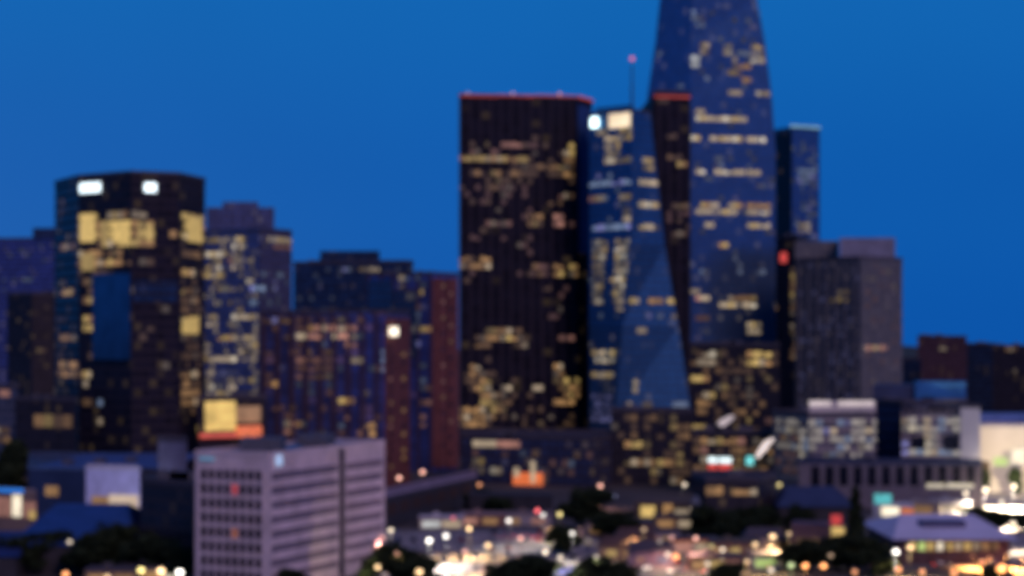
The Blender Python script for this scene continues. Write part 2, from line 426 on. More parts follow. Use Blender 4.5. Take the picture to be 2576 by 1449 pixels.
b = Bld('brick_block', 'distant reddish brick block with a flat dark top on the right skyline', 'building', [(2308, 1810), (2432, 1790)], 848, facade('distant_brick_wall', (.05, .035, .05), (.11, .055, .065), 4, 3.5, .4, .4, .6, 0, .2, glow=.08, share=.1), back=40)
b.lit((2362, 2378, 872, 890, 'C', .3)).done()
b = Bld('office_block', 'distant plain navy block right of the reddish brick one', 'building', [(2425, 1850), (2505, 1840)], 866, F_NAVY, back=40); b.done()
b = Bld('office_block', 'distant dark block at the right edge of the skyline', 'building', [(2498, 1700), (2640, 1680)], 872, F_DIM, back=40)
b.lit((2530, 2560, 875, 890, 'A', .25), (2545, 2560, 930, 944, 'A', .15)).done()
b = Bld('office_block', 'low deep-blue block peeping out right of the grey stone tower', 'building', [(2255, 1500), (2318, 1490)], 905, F_NAVY, back=30); b.done()

# ---- tallest tower, tapering, runs out of the top of the frame
b = Bld('skyscraper', 'tallest tapering blue glass skyscraper running out of the top of the photo', 'skyscraper', [(1622, 1400), (1738, 1385), (1952, 1400)], 0, F_BLUE, back=60,
        levels=[(-130, (1678, 1745, 1880)), (0, (1660, 1740, 1905)), (110, (1648, 1738, 1925)), (245, (1628, 1738, 1942)), (380, (1622, 1738, 1951)), (870, (1622, 1738, 1952))])
b.lit((1728, 1760, 22, 48, 'B', .9), (1752, 1774, 48, 78, 'B', .6), (1765, 1785, 110, 135, 'C', .6), (1738, 1758, 140, 165, 'W', .8), (1820, 1842, 100, 150, 'C', .35), (1833, 1860, 140, 185, 'C', .3),
      (1885, 1918, 103, 160, 'C', .55, .8), (1850, 1890, 165, 205, 'A', .5, .7), (1855, 1895, 130, 150, 'B', .5), (1835, 1868, 232, 250, 'C', .5), (1885, 1938, 232, 250, 'C', .45, .8), (1745, 1768, 265, 292, 'C', .6),
      (1660, 1680, 120, 160, 'B', .4), (1770, 1785, 185, 200, 'B', .6), (1700, 1715, 200, 215, 'B', .4),(1663, 1690, 68, 80, 'B', .35),
      (1750, 1878, 288, 310, 'C', .85), (1743, 1764, 343, 364, 'C', .9), (1785, 1922, 340, 364, 'C', .9), (1745, 1768, 422, 442, 'C', .9), (1795, 1912, 420, 440, 'C', .8), (1800, 1820, 385, 420, 'B', .4),
      (1760, 1932, 505, 524, 'A', .8, .85), (1752, 1850, 528, 546, 'C', .85), (1882, 1938, 528, 546, 'C', .7), (1770, 1800, 552, 572, 'C', .85), (1876, 1938, 553, 572, 'C', .8), (1812, 1836, 604, 626, 'Y', .9),
      (1748, 1778, 738, 758, 'P', 1.0), (1765, 1800, 735, 755, 'C', .8), (1812, 1902, 763, 784, 'C', .9), (1838, 1902, 743, 762, 'A', .5), (1884, 1912, 816, 840, 'C', .65), (1760, 1782, 684, 700, 'B', .45),
      (1852, 1872, 684, 700, 'B', .35), (1908, 1925, 684, 700, 'B', .4), (1750, 1790, 790, 806, 'P', .25), (1740, 1760, 720, 738, 'C', .5), (1665, 1900, 10, 240, 'B', .25, .07), (1740, 1945, 240, 600, 'B', .25, .06), (1740, 1945, 600, 860, 'B', .2, .03)).done()
# ---- black tower with the red roofline in front of it
b = Bld('black_tower', 'narrow black tower with a red neon roofline, between two blue glass towers', 'tower', [(1606, 1350), (1642, 1325), (1736, 1330)], 262, F_BLACK, back=35,
        levels=[(244, (1642, 1645, 1736)), (285, (1604, 1640, 1736)), (1040, (1600, 1640, 1736))])
b.imgpanel('neon_strip', 1646, 1735, 240, 247, mat('red_neon', (.2, .02, .02), .5, 0, emit=(.62, .09, .07), es=.6), .1, .8)
b.lit((1700, 1728, 400, 430, 'Y', .7), (1690, 1735, 508, 530, 'A', .3), (1672, 1700, 335, 350, 'A', .15), (1680, 1722, 380, 402, 'A', .22), (1672, 1735, 560, 600, 'A', .18, .5), (1680, 1735, 530, 560, 'P', .15, .5), (1650, 1680, 255, 268, 'A', .2)).done()
# ---- folded blue tower
b = Bld('glass_tower', 'folded blue glass tower with a bright white lamp at its top left corner', 'tower', [(1482, 1265), (1590, 1240), (1640, 1255)], 285, F_BLUE2, back=40,
        levels=[(290, (1482, 1592, 1636)), (420, (1482, 1590, 1650)), (620, (1482, 1585, 1672)), (820, (1482, 1566, 1706)), (1045, (1482, 1548, 1740)), (1120, (1482, 1546, 1742))])
b.imgpanel('illuminated_sign', 1533, 1586, 288, 318, mat('cream_sign', (.4, .3, .2), .4, 0, emit=(1, .78, .5), es=1.05), .1, .6)
b.imgpanel('floodlight', 1492, 1506, 296, 320, mat('white_floodlight', (.5, .5, .5), .4, 0, emit=(.75, 1, 1), es=3.0), .3, 2.0)
b.lit((1524, 1562, 345, 412, 'C', .65), (1562, 1598, 322, 352, 'C', .45), (1500, 1530, 330, 346, 'C', .4), (1520, 1600, 402, 418, 'C', .35), (1618, 1645, 400, 430, 'C', .45), (1612, 1662, 452, 474, 'C', .95),
      (1486, 1590, 453, 470, 'B', .9, .8), (1486, 1518, 487, 508, 'P', .5), (1560, 1592, 485, 505, 'C', .4), (1606, 1652, 500, 520, 'C', .9), (1488, 1592, 560, 582, 'B', 1.1), (1572, 1592, 532, 585, 'C', .6),
      (1606, 1652, 568, 590, 'C', .8), (1488, 1524, 600, 650, 'C', .35), (1548, 1580, 602, 700, 'C', .5, .9), (1490, 1515, 665, 775, 'C', .3), (1532, 1578, 690, 716, 'C', .9), (1540, 1576, 716, 782, 'C', .5, .9),
      (1586, 1606, 745, 762, 'C', .6), (1632, 1702, 744, 764, 'Y', .95), (1605, 1628, 818, 840, 'C', .5), (1686, 1708, 778, 808, 'C', .45), (1632, 1660, 788, 804, 'B', .5), (1590, 1610, 962, 988, 'C', .5),
      (1572, 1592, 1002, 1024, 'C', .5), (1620, 1636, 1010, 1030, 'C', .3), (1696, 1732, 1000, 1024, 'B', .7), (1490, 1545, 872, 916, 'C', .7), (1490, 1545, 930, 952, 'C', .5), (1490, 1538, 1074, 1096, 'C', .9), (1492, 1536, 985, 1070, 'L', .28), (1486, 1590, 430, 800, 'B', .4, .15), (1600, 1660, 430, 600, 'C', .2, .08)).done()
b.parapet([P(1500, 1262), P(1588, 1243)], b.top+2, 1.5, .5, M_NAVYW)
# antenna mast on its roof
zr_ = b.top; a = P(1590, 1262)
ms = empty('antenna_mast', (a.x, a.y, zr_), 'thin antenna mast with a red tip light on the roof of the folded blue tower', 'antenna')
bm = bmesh.new(); add_cyl(bm, (a.x, a.y, zr_), (a.x, a.y, Z(158, 1262)), .75, .35); mesh_obj('mast', bm, mat('mast_steel', (.06, .07, .12), .5, .5), ms)
bm = bmesh.new(); bmesh.ops.create_uvsphere(bm, u_segments=10, v_segments=8, radius=1.2, matrix=__import__('mathutils').Matrix.Translation((a.x, a.y, Z(148, 1262)))); mesh_obj('beacon', bm, mat('red_beacon', (.3, .05, .05), .5, 0, emit=(.7, .16, .22), es=1.2), ms)

# ---- large black tower
b = Bld('black_tower', 'large black slab tower outlined in red along its roof, amber rooms scattered over its face', 'tower', [(1155, 1285), (1450, 1300), (1492, 1325)], 238, F_BLACK, back=45,
        levels=[(240, (1155, 1450, 1490)), (620, (1155, 1452, 1492)), (1130, (1155, 1462, 1494))])
b.imgpanel('corner_glazing', 1453, 1489, 262, 640, mat('corner_glass', (.035, .09, .26), .5, .2), .03, .3)  # blue patch painting the sky's reflection onto the upper corner
RN = mat('red_neon', (.2, .02, .02))
for u0, u1 in ((1157, 1250), (1250, 1345), (1345, 1449), (1453, 1489)):
    b.imgpanel('neon_strip', u0, u1, 239 if u0 < 1400 else 246, 244.5 if u0 < 1400 else 251, RN, .1, .9)
for u_, c_ in ((1178, (.8, .5, .45)), (1290, (.8, .4, .4)), (1408, (.85, .3, .15))):
    p_ = P(u_, 1296); bm = bmesh.new(); add_cyl(bm, (p_.x, p_.y, b.top), (p_.x, p_.y, b.top+1.6), .15, .15); add_cyl(bm, (p_.x, p_.y, b.top+1.6), (p_.x, p_.y, b.top+2.9), .75, .5, 10)
    mesh_obj('roof_beacon', bm, mat('beacon_%d' % u_, (.3, .2, .2), .5, 0, emit=c_, es=1.1), b.root)
b.lit((1158, 1330, 404, 418, 'Y', .6), (1330, 1450, 410, 424, 'A', .35), (1262, 1345, 360, 380, 'P', .45), (1335, 1358, 335, 400, 'P', .2, .7), (1175, 1262, 380, 400, 'P', .25, .6), (1190, 1340, 420, 446, 'A', .45, .7),
      (1420, 1450, 362, 440, 'A', .6), (1232, 1262, 464, 484, 'A', .35), (1190, 1330, 464, 500, 'P', .12, .5), (1322, 1368, 528, 566, 'A', .5), (1386, 1422, 528, 570, 'P', .6), (1375, 1412, 488, 525, 'P', .3, .7),
      (1400, 1450, 486, 502, 'A', .35), (1225, 1292, 546, 570, 'P', .2), (1158, 1236, 648, 674, 'A', .75), (1338, 1378, 664, 704, 'P', .35), (1394, 1424, 655, 700, 'A', .65), (1430, 1455, 660, 704, 'A', .45),
      (1225, 1270, 824, 862, 'A', .8), (1268, 1308, 818, 862, 'A', .75), (1300, 1332, 838, 884, 'A', .6, .8), (1190, 1240, 850, 884, 'A', .5), (1405, 1450, 838, 866, 'P', .3),
      (1162, 1236, 950, 985, 'A', .8, .9), (1178, 1210, 912, 950, 'A', .7), (1205, 1240, 985, 1024, 'A', .8), (1240, 1275, 960, 1010, 'A', .35, .6), (1160, 1215, 1024, 1072, 'A', .9, .9), (1215, 1250, 1024, 1075, 'A', .7, .7),
      (1240, 1290, 1010, 1040, 'A', .45, .7), (1268, 1306, 964, 986, 'C', .95), (1330, 1366, 964, 986, 'C', .85), (1390, 1424, 916, 970, 'A', .7), (1410, 1458, 958, 990, 'A', .8), (1425, 1460, 985, 995, 'A', .5),
      (1390, 1446, 1002, 1022, 'A', .9), (1215, 1234, 445, 520, 'A', .12, .5), (1360, 1440, 720, 800, 'P', .08, .2), (1170, 1330, 1040, 1100, 'A', .12, .4), (1330, 1450, 1040, 1100, 'A', .08, .4), (1158, 1450, 350, 480, 'A', .16, .22), (1158, 1450, 480, 720, 'P', .12, .10), (1160, 1455, 880, 1090, 'A', .15, .10)).done()

# ---- many-sided tower on the left
b = Bld('octagonal_tower', 'dark many-sided tower with two white roof signs and a blue glass bay, left of centre', 'tower', [(138, 1040), (198, 1000), (330, 975), (450, 985), (516, 1020)], 462, F_OCT, bay=3.4, back=50)
for (u0, u1, v0, v1) in ((262, 388, 447, 475),): tier(b, u0, u1, 992, v0, v1, F_OCT, 25)
b.imgpanel('glass_bay', 236, 329, 690, 905, mat('plain_blue_glass', (.06, .12, .19), .15, .85), .05, .9)
b.imgpanel('glass_bay', 336, 446, 705, 760, F_NAVY, .03, .5)
SW = mat('white_backlit_sign', (.7, .7, .7), .4, 0, emit=(.80, .97, 1), es=1.7)
b.imgpanel('illuminated_sign', 204, 254, 462, 483, SW, .2, .9)
b.imgpanel('illuminated_sign', 363, 392, 460, 484, SW, .2, .9)
for u0_, u1_, v0_, v1_, l_ in ((203, 240, 538, 608, .95), (254, 274, 556, 606, .5), (284, 326, 556, 608, 1.0), (346, 356, 556, 606, .5), (366, 384, 562, 606, .7), (470, 506, 546, 612, .8), (206, 238, 638, 680, .55), (458, 498, 800, 840, .8)):
    b.imgpanel('lit_window', u0_, u1_, v0_, v1_, litmat('Y', l_), .16, .3)
b.lit((198, 246, 535, 612, 'Y', .6), (246, 330, 552, 612, 'Y', .95, .85), (246, 330, 532, 552, 'A', .5, .7), (334, 386, 552, 612, 'Y', .65, .85), (335, 360, 530, 550, 'C', .3), (458, 512, 535, 618, 'Y', .85, .95), (425, 450, 575, 592, 'A', .7),
      (203, 246, 634, 682, 'A', .9), (252, 302, 632, 682, 'A', .7, .75), (302, 325, 640, 655, 'A', .3), (345, 380, 640, 660, 'A', .2), (456, 510, 636, 658, 'A', .45), (456, 490, 668, 694, 'A', .9), (150, 188, 614, 640, 'A', .4), (155, 186, 718, 746, 'A', .65),
      (204, 232, 698, 715, 'A', .3), (204, 234, 750, 772, 'A', .5), (455, 502, 722, 790, 'A', .3, .8), (205, 236, 796, 840, 'Y', .75), (455, 502, 798, 842, 'Y', .9), (152, 188, 854, 872, 'A', .55), (148, 192, 914, 944, 'A', .8),
      (205, 236, 930, 972, 'Y', .75), (455, 500, 932, 972, 'A', .55), (455, 500, 982, 1004, 'A', .6), (455, 502, 1012, 1030, 'A', .5), (338, 366, 728, 752, 'C', .4), (244, 262, 1000, 1022, 'B', .9), (208, 232, 990, 1020, 'A', .25), (246, 262, 1066, 1080, 'A', .4),
      (455, 500, 845, 900, 'A', .1, .7), (140, 196, 500, 1080, 'A', .15, .10), (200, 330, 600, 690, 'A', .25, .2), (335, 450, 500, 1100, 'A', .10, .04), (455, 512, 600, 1080, 'A', .2, .15), (200, 236, 690, 1080, 'A', .2, .1)).done()
b = Bld('pavilion', 'low podium with a wide amber lit front, at the foot of the many-sided tower', 'building', [(38, 960), (190, 945)], 1004, F_DIM, fh=7, bay=5, back=12)
b.lit((60, 185, 1016, 1060, 'A', .55, 1), (80, 170, 1060, 1090, 'A', .4, 1)).done()
b = Bld('office_block', 'pale grey slab at the left edge with warm lights at its foot', 'building', [(-40, 1000), (44, 990)], 975, facade('pale_grey_slab', (.05, .06, .10), (.12, .12, .15), 3.6, 3, .3, .3, .5), back=25)
b.lit((-20, 20, 1075, 1118, 'A', .45), (0, 12, 925, 945, 'P', .7), (0, 20, 990, 1005, 'P', .7)).done()
# ---- dusky blue tower with cream rooms
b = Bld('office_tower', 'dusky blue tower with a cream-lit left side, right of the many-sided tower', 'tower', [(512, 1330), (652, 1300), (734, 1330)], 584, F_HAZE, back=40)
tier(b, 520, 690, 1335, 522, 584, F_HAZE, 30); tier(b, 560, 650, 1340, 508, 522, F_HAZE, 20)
b.lit((515, 565, 584, 606, 'C', .4), (565, 622, 584, 606, 'C', .75), (588, 612, 606, 684, 'C', .75), (515, 572, 624, 642, 'C', .8), (572, 590, 650, 672, 'P', .5), (515, 560, 660, 702, 'C', .55, .85), (626, 650, 718, 736, 'B', 1.2), (655, 668, 718, 736, 'B', 1.1), (626, 648, 745, 772, 'B', .6),
      (675, 732, 590, 612, 'C', .55), (690, 732, 612, 625, 'P', .3), (520, 548, 790, 822, 'C', .8), (580, 650, 792, 812, 'C', .8), (552, 580, 835, 862, 'Y', .6), (580, 600, 845, 860, 'C', .5), (515, 530, 855, 905, 'C', .6), (515, 600, 902, 920, 'C', .75), (602, 648, 845, 888, 'C', .6),
      (625, 650, 900, 922, 'C', .5), (515, 535, 935, 985, 'C', .4), (540, 585, 978, 1000, 'C', .6), (575, 602, 960, 988, 'C', .9), (628, 650, 930, 1000, 'C', .3), (590, 650, 1005, 1070, 'A', .35), (560, 590, 710, 740, 'C', .2), (538, 560, 750, 770, 'C', .35), (575, 590, 720, 740, 'C', .35), (540, 600, 925, 940, 'L', .2), (515, 650, 584, 1000, 'C', .3, .22), (655, 732, 600, 780, 'B', .3, .10), (655, 732, 780, 1000, 'P', .2, .06)).done()
b = Bld('glass_pavilion', 'low building with a glowing yellow glass hall, left of the blue-purple apartment slab', 'building', [(500, 980), (672, 1000)], 1003, F_DIM, fh=7.4, bay=5.0, back=14)
b.imgpanel('lit_hall_window', 515, 592, 1010, 1082, mat('yellow_hall', (.3, .25, .1), .5, 0, emit=(.78, .52, .14), es=.85, var=.55), .05, .4)
b.imgpanel('lit_hall_window', 594, 655, 1022, 1062, mat('brown_hall', (.3, .25, .1), .5, 0, emit=(.22, .11, .06), es=1.0, var=.3), .05, .4)
b.imgpanel('neon_canopy', 500, 590, 1091, 1099, mat('red_canopy', (.3, .1, .1), .5, 0, emit=(.60, .09, .05), es=.9), .2, 3)
b.imgpanel('neon_canopy', 592, 650, 1072, 1098, mat('orange_canopy', (.3, .1, .1), .5, 0, emit=(.75, .17, .05), es=.95, var=.5, nscale=.6), .2, 3)
b.done()
# ---- purple / brown slabs
b = Bld('apartment_tower', 'blue and red-brown striped tower left of the large black one', 'tower', [(922, 1150), (1088, 1130), (1152, 1150)], 692, F_PURP, fh=3.6, bay=3.2, back=30)
for (u0, u1) in ((1098, 1118), (1124, 1148)): b.imgpanel('brick_pier', u0, u1, 700, 1175, F_BROWN, .05, 1.2)
b.imgpanel('brick_pier', 1088, 1098, 700, 1175, F_BROWN, .05, .6)
for k in range(22): b.imgpanel('window', 1104+20*(k % 2)+2, 1111+20*(k % 2)+2, 715+k*20, 724+k*20, random.choice((M_WIN, M_WIN, litmat('A', .3), litmat('P', .3))), 1.21, 1.3)
b.imgpanel('glass_bay', 928, 988, 705, 790, F_BLUE2, .05, .6)
b.imgpanel('glass_bay', 992, 1048, 730, 900, F_BLUE, .05, .6)
b.lit((1000, 1020, 700, 720, 'C', .45), (1055, 1078, 718, 742, 'Y', .5), (1058, 1078, 818, 842, 'Y', .45), (1076, 1086, 818, 842, 'P', .6), (1028, 1045, 832, 862, 'Y', .55), (1060, 1080, 1005, 1020, 'P', .3), (978, 995, 770, 790, 'P', .3), (1056, 1075, 775, 790, 'L', .2), (925, 1085, 700, 1150, 'B', .3, .08), (925, 1085, 700, 1150, 'P', .2, .05)).done()
b = Bld('apartment_slab', 'blue-purple slab with pinkish rooms and a red-brown end wall, behind the lilac block', 'building', [(655, 1050), (966, 1020), (1030, 1055)], 787, F_PURP, fh=3.6, bay=3.2, back=16)
b.imgpanel('brick_end_wall', 968, 1029, 800, 1215, F_BROWN, .05, .5)
for k in range(16):
    m_ = random.choice((M_WIN, M_WIN, M_WIN, litmat('A', .3), litmat('P', .3)))
    b.imgpanel('window', 976+(k % 2)*2, 983+(k % 2)*2, 870+k*20, 878+k*20, m_, .51, .6)
    if k % 3: b.imgpanel('window', 1008, 1017, 868+k*20, 876+k*20, random.choice((M_WIN, M_WIN, litmat('A', .35))), .51, .6)
for k in range(9): b.imgpanel('pilaster', 664+k*36, 669+k*36, 796, 1110, mat('dusky_pilaster', (.08, .05, .075), .8), .03, .7)
b.lit((750, 800, 822, 858, 'P', .8), (800, 840, 818, 845, 'P', .6), (842, 892, 822, 850, 'P', .9), (862, 892, 850, 878, 'P', .5), (750, 800, 880, 945, 'P', .3, .9), (800, 840, 880, 930, 'P', .18, .8), (680, 698, 950, 974, 'A', 1.1), (888, 908, 900, 925, 'C', .45),
      (944, 962, 925, 950, 'C', .45), (858, 892, 1000, 1022, 'A', .9), (918, 942, 1055, 1092, 'A', .9), (712, 745, 1058, 1096, 'P', .45), (738, 752, 1065, 1080, 'A', .6), (690, 705, 808, 820, 'B', .6), (720, 735, 808, 822, 'P', .3), (785, 800, 945, 962, 'A', .4), (660, 960, 808, 818, 'P', .13, .6), (955, 965, 885, 930, 'B', .9), (660, 960, 820, 1100, 'P', .18, .12), (660, 960, 820, 1100, 'B', .2, .07)).done()
fl = b.imgpanel('floodlight', 976, 990, 823, 845, mat('warm_floodlight', (.5, .5, .5), .4, 0, emit=(1, .88, .65), es=2.0), .6, 2.2)

# ---- grey stone tower
b = Bld('stone_tower', 'grey stone tower with two visible sides and a paler roof storey, right of centre', 'tower', [(2000, 1325), (2164, 1290), (2270, 1315)], 655, F_GREY, fh=3.9, bay=2.6, back=40)
tier(b, 2000, 2110, 1332, 606, 655, F_GREY, 30); t2 = tier(b, 2112, 2252, 1318, 598, 655, mat('pale_roof_storey', (.20, .21, .28), .8), 28)
b.lit((2164, 2228, 862, 882, 'P', .75), (2085, 2110, 750, 770, 'C', .22), (2105, 2130, 725, 760, 'C', .18), (2060, 2130, 640, 660, 'L', .1, .5), (2095, 2150, 1010, 1040, 'B', .3, .7), (2190, 2205, 700, 716, 'C', .12), (2005, 2160, 660, 1050, 'L', .08, .15), (2170, 2265, 660, 1050, 'P', .07, .15)).done()
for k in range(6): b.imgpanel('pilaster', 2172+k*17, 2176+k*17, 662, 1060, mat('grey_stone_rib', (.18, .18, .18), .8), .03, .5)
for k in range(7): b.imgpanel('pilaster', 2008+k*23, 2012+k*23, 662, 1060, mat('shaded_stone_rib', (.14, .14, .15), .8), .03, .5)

# ---- mid-ground blocks right of centre
b = Bld('office_block', 'dark block with amber floors and an orange terrace below the tallest skyscraper', 'building', [(1738, 1130), (1962, 1110)], 868, F_DIM, fh=4, bay=3.2, back=16)
b.lit((1746, 1800, 900, 922, 'C', .55), (1762, 1800, 872, 900, 'C', .55, .9), (1840, 1872, 860, 880, 'A', .5), (1872, 1938, 886, 914, 'Y', 1.2, 1), (1872, 1930, 862, 886, 'P', .5, .9), (1880, 1900, 914, 932, 'A', .7), (1745, 1792, 950, 972, 'Y', .9), (1760, 1800, 980, 1030, 'A', .55, .9), (1746, 1760, 1000, 1045, 'P', .4),
      (1810, 1850, 965, 985, 'A', .3), (1825, 1850, 1000, 1020, 'A', .25), (1745, 1792, 1060, 1078, 'Y', .7), (1800, 1960, 880, 1000, 'A', .1, .35), (1940, 1960, 880, 915, 'P', .25), (1860, 1910, 1030, 1050, 'A', .4), (1740, 1955, 870, 1090, 'A', .25, .15), (1740, 1955, 1000, 1090, 'P', .2, .1)).done()
b = Bld('office_block', 'black block with a few short yellow windows below the folded blue glass tower', 'building', [(1538, 1040), (1742, 1030)], 1034, F_DIM, fh=4, bay=3.0, back=30)
b.lit((1576, 1612, 1104, 1124, 'Y', .85), (1594, 1700, 1158, 1178, 'Y', .6, .9), (1625, 1650, 1040, 1060, 'A', .35), (1700, 1740, 1060, 1100, 'A', .3, .8), (1700, 1720, 1100, 1180, 'A', .35, .9), (1700, 1740, 1080, 1100, 'P', .3, .7), (1560, 1740, 1036, 1200, 'A', .1, .2), (1630, 1650, 1180, 1200, 'A', .4), (1545, 1738, 1040, 1220, 'A', .25, .2)).done()
b = Bld('shopping_hall', 'dark mall front with a white-and-red sign and a cyan sign', 'building', [(1744, 985), (1958, 975)], 1088, F_DIM, fh=4, bay=3.2, back=20)
b.imgpanel('illuminated_sign', 1782, 1840, 1150, 1165, mat('white_store_sign', (.7, .7, .7), .4, 0, emit=(.75, .95, .92), es=1.3, var=.3, nscale=.5), .3, .8)
b.imgpanel('illuminated_sign', 1782, 1840, 1167, 1181, mat('red_backlit_sign', (.4, .05, .05), .4, 0, emit=(.6, .06, .04), es=1.1), .3, .8)
b.imgpanel('illuminated_sign', 1878, 1896, 1148, 1170, mat('cyan_backlit_sign', (.1, .4, .4), .4, 0, emit=(.2, .75, .72), es=1.0), .3, .8)
b.lit((1768, 1850, 1112, 1132, 'A', .7), (1850, 1865, 1105, 1130, 'P', .6), (1748, 1775, 1120, 1150, 'P', .35), (1770, 1900, 1185, 1204, 'A', .35, .8), (1850, 1880, 1150, 1170, 'A', .35), (1780, 1860, 1090, 1110, 'P', .12, .6), (1900, 1925, 1160, 1195, 'A', .35), (1748, 1955, 1090, 1210, 'A', .4, .4), (1748, 1955, 1090, 1210, 'P', .3, .2)).done()
# glowing band added for a lit street ramp; its columns are added too
def curve_glow(name, label, pts, wd, m, es):
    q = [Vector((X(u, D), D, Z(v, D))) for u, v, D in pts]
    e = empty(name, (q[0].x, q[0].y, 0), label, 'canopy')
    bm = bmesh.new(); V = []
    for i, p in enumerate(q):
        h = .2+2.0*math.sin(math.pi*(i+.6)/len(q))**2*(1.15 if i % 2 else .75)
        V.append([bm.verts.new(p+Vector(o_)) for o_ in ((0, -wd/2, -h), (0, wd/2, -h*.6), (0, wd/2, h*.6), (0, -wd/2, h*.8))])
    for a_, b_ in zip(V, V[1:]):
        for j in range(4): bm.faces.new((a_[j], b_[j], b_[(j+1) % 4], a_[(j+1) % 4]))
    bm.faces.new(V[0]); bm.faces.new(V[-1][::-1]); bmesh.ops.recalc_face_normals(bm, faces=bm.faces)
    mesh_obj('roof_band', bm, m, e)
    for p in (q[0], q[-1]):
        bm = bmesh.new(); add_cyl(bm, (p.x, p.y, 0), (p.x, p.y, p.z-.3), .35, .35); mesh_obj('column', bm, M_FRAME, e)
curve_glow('lit_canopy', 'glowing white canopy sweeping up to the right beside the cyan sign', [(1902, 1150, 940), (1909, 1140, 940), (1917, 1128, 940), (1926, 1118, 941), (1936, 1110, 942), (1946, 1103, 944)], 6, mat('glowing_canopy', (.6, .6, .6), .5, 0, emit=(.95, .80, .68), es=.95, var=.35, nscale=.4), 1)
curve_glow('lit_canopy', 'smaller glowing white canopy curving up above the mall front', [(1806, 1066, 965), (1816, 1062, 965), (1826, 1057, 966), (1836, 1051, 967), (1846, 1046, 968)], 6, mat('glowing_canopy_dim', (.6, .6, .6), .5, 0, emit=(.55, .46, .38), es=.65, var=.4, nscale=.4), 1)
b = Bld('rounded_block', 'dark low block with two short amber window bands, behind the trees right of centre', 'building', [(1742, 800), (1775, 780), (1905, 780), (1948, 800)], 1200, F_DIM, fh=4, bay=3, back=25)
b.lit((1762, 1830, 1238, 1256, 'A', .75), (1848, 1902, 1238, 1256, 'A', .85), (1742, 1760, 1262, 1276, 'L', .25)).done()

# ---- floodlit glass fronts
b = Bld('atrium_building', 'cream lit office building with patchy glass front and pale roof bars, right of the mall', 'building', [(1945, 960), (2034, 935), (2205, 940)], 1040, facade('lit_stone_front', (.05, .05, .09), (.30, .27, .25), 4, 3, .3, .25, .5), fh=3.3, bay=3.0, back=30)
tier(b, 2036, 2203, 945, 1010, 1040, M_STONE, 12)
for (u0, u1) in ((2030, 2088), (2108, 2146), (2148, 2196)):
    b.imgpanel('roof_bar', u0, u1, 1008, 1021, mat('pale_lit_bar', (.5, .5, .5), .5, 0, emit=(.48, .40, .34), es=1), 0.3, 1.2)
b.lit((2036, 2200, 1036, 1062, 'K', .75, .9), (2036, 2120, 1062, 1110, 'K', .68, .85), (2140, 2208, 1062, 1110, 'K', .75, .95), (2120, 2140, 1090, 1110, 'K', .6), (2036, 2200, 1110, 1188, 'K', .68, .6), (1950, 2010, 1050, 1085, 'K', .4, .9), (2010, 2032, 1080, 1205, 'K', .755, 1), (1955, 2010, 1120, 1135, 'K', .35, .9), (1960, 2010, 1090, 1120, 'P', .1, .5), (1950, 2030, 1045, 1200, 'P', .2, .4), (2036, 2200, 1036, 1190, 'B', .7, .3)).done()
b = Bld('office_block', 'navy block with a blue roof storey behind the patchy cream fronts on the right', 'building', [(2193, 1010), (2272, 995), (2434, 1010)], 1010, F_NAVY, fh=4, bay=3, back=40)
tier(b, 2196, 2300, 1018, 968, 1010, M_NAVYW, 30); tier(b, 2302, 2430, 1016, 962, 1010, mat('blue_roof_screen', (.05, .20, .42), .35, .5), 30)
b.done()
b = Bld('glass_front_building', 'cream lit glass front with two dark openings, left of the pale stair tower', 'building', [(2268, 965), (2416, 960)], 1036, facade('lit_stone_front', (.05, .05, .09), (.30, .27, .25)), fh=3.3, bay=3.0, back=25)
b.lit((2270, 2416, 1038, 1090, 'K', .68, .9), (2270, 2290, 1090, 1150, 'L', .7, .9), (2330, 2362, 1090, 1150, 'K', .6, .9), (2290, 2330, 1130, 1150, 'K', .755, .95), (2362, 2414, 1135, 1150, 'K', .9, 1), (2358, 2372, 1112, 1130, 'O', .5)).done()
b.imgpanel('opening', 2292, 2328, 1098, 1128, M_DARK, .16, .3); b.imgpanel('opening', 2372, 2412, 1095, 1130, M_DARK, .16, .3)
b = Bld('stair_tower', 'plain pale lilac-grey stair tower left of the bright cream hall', 'building', [(2416, 955), (2466, 950)], 1024, M_STONE, back=12, part='wall')
ST = b
b.done()
b = Bld('arcade', 'long low arcade of dark openings under the cream glass fronts', 'building', [(2010, 900), (2470, 885)], 1164, mat('arcade_wall', (.16, .14, .16), .8), fh=4, bay=3, back=20, part='wall', roofmat=M_NAVYW)
for k in range(12):
    u = 2040+k*35.5
    b.imgpanel('arch_opening', u, u+23, 1172, 1222, M_DARK, .02, .12)
b.imgpanel('shop_window', 2330, 2378, 1216, 1228, litmat('S', .6), .05, .3); b.imgpanel('shop_window', 2382, 2450, 1216, 1228, litmat('S', .7), .05, .3)
b.done()
b = Bld('cream_hall', 'brightly floodlit cream hall at the right edge', 'building', [(2462, 985), (2680, 975)], 1072, M_CREAM, back=28, part='wall', roof=False)
HALL = b
b.parapet(b.lv[-1][1], b.top, .6, .5, M_STONE)
tier(b, 2466, 2680, 1012, 1042, 1078, mat('blue_roof_deck', (.12, .2, .42), .5, .2), 20, 'roof')
b.imgpanel('shop_window', 2500, 2535, 1150, 1172, litmat('G', .9), .05, .3)
b.imgpanel('shop_window', 2545, 2580, 1130, 1168, litmat('S', 1.1), .05, .3)
b.imgpanel('door', 2472, 2490, 1160, 1230, mat('brown_door', (.12, .08, .05), .6), .05, .3)
b.done()

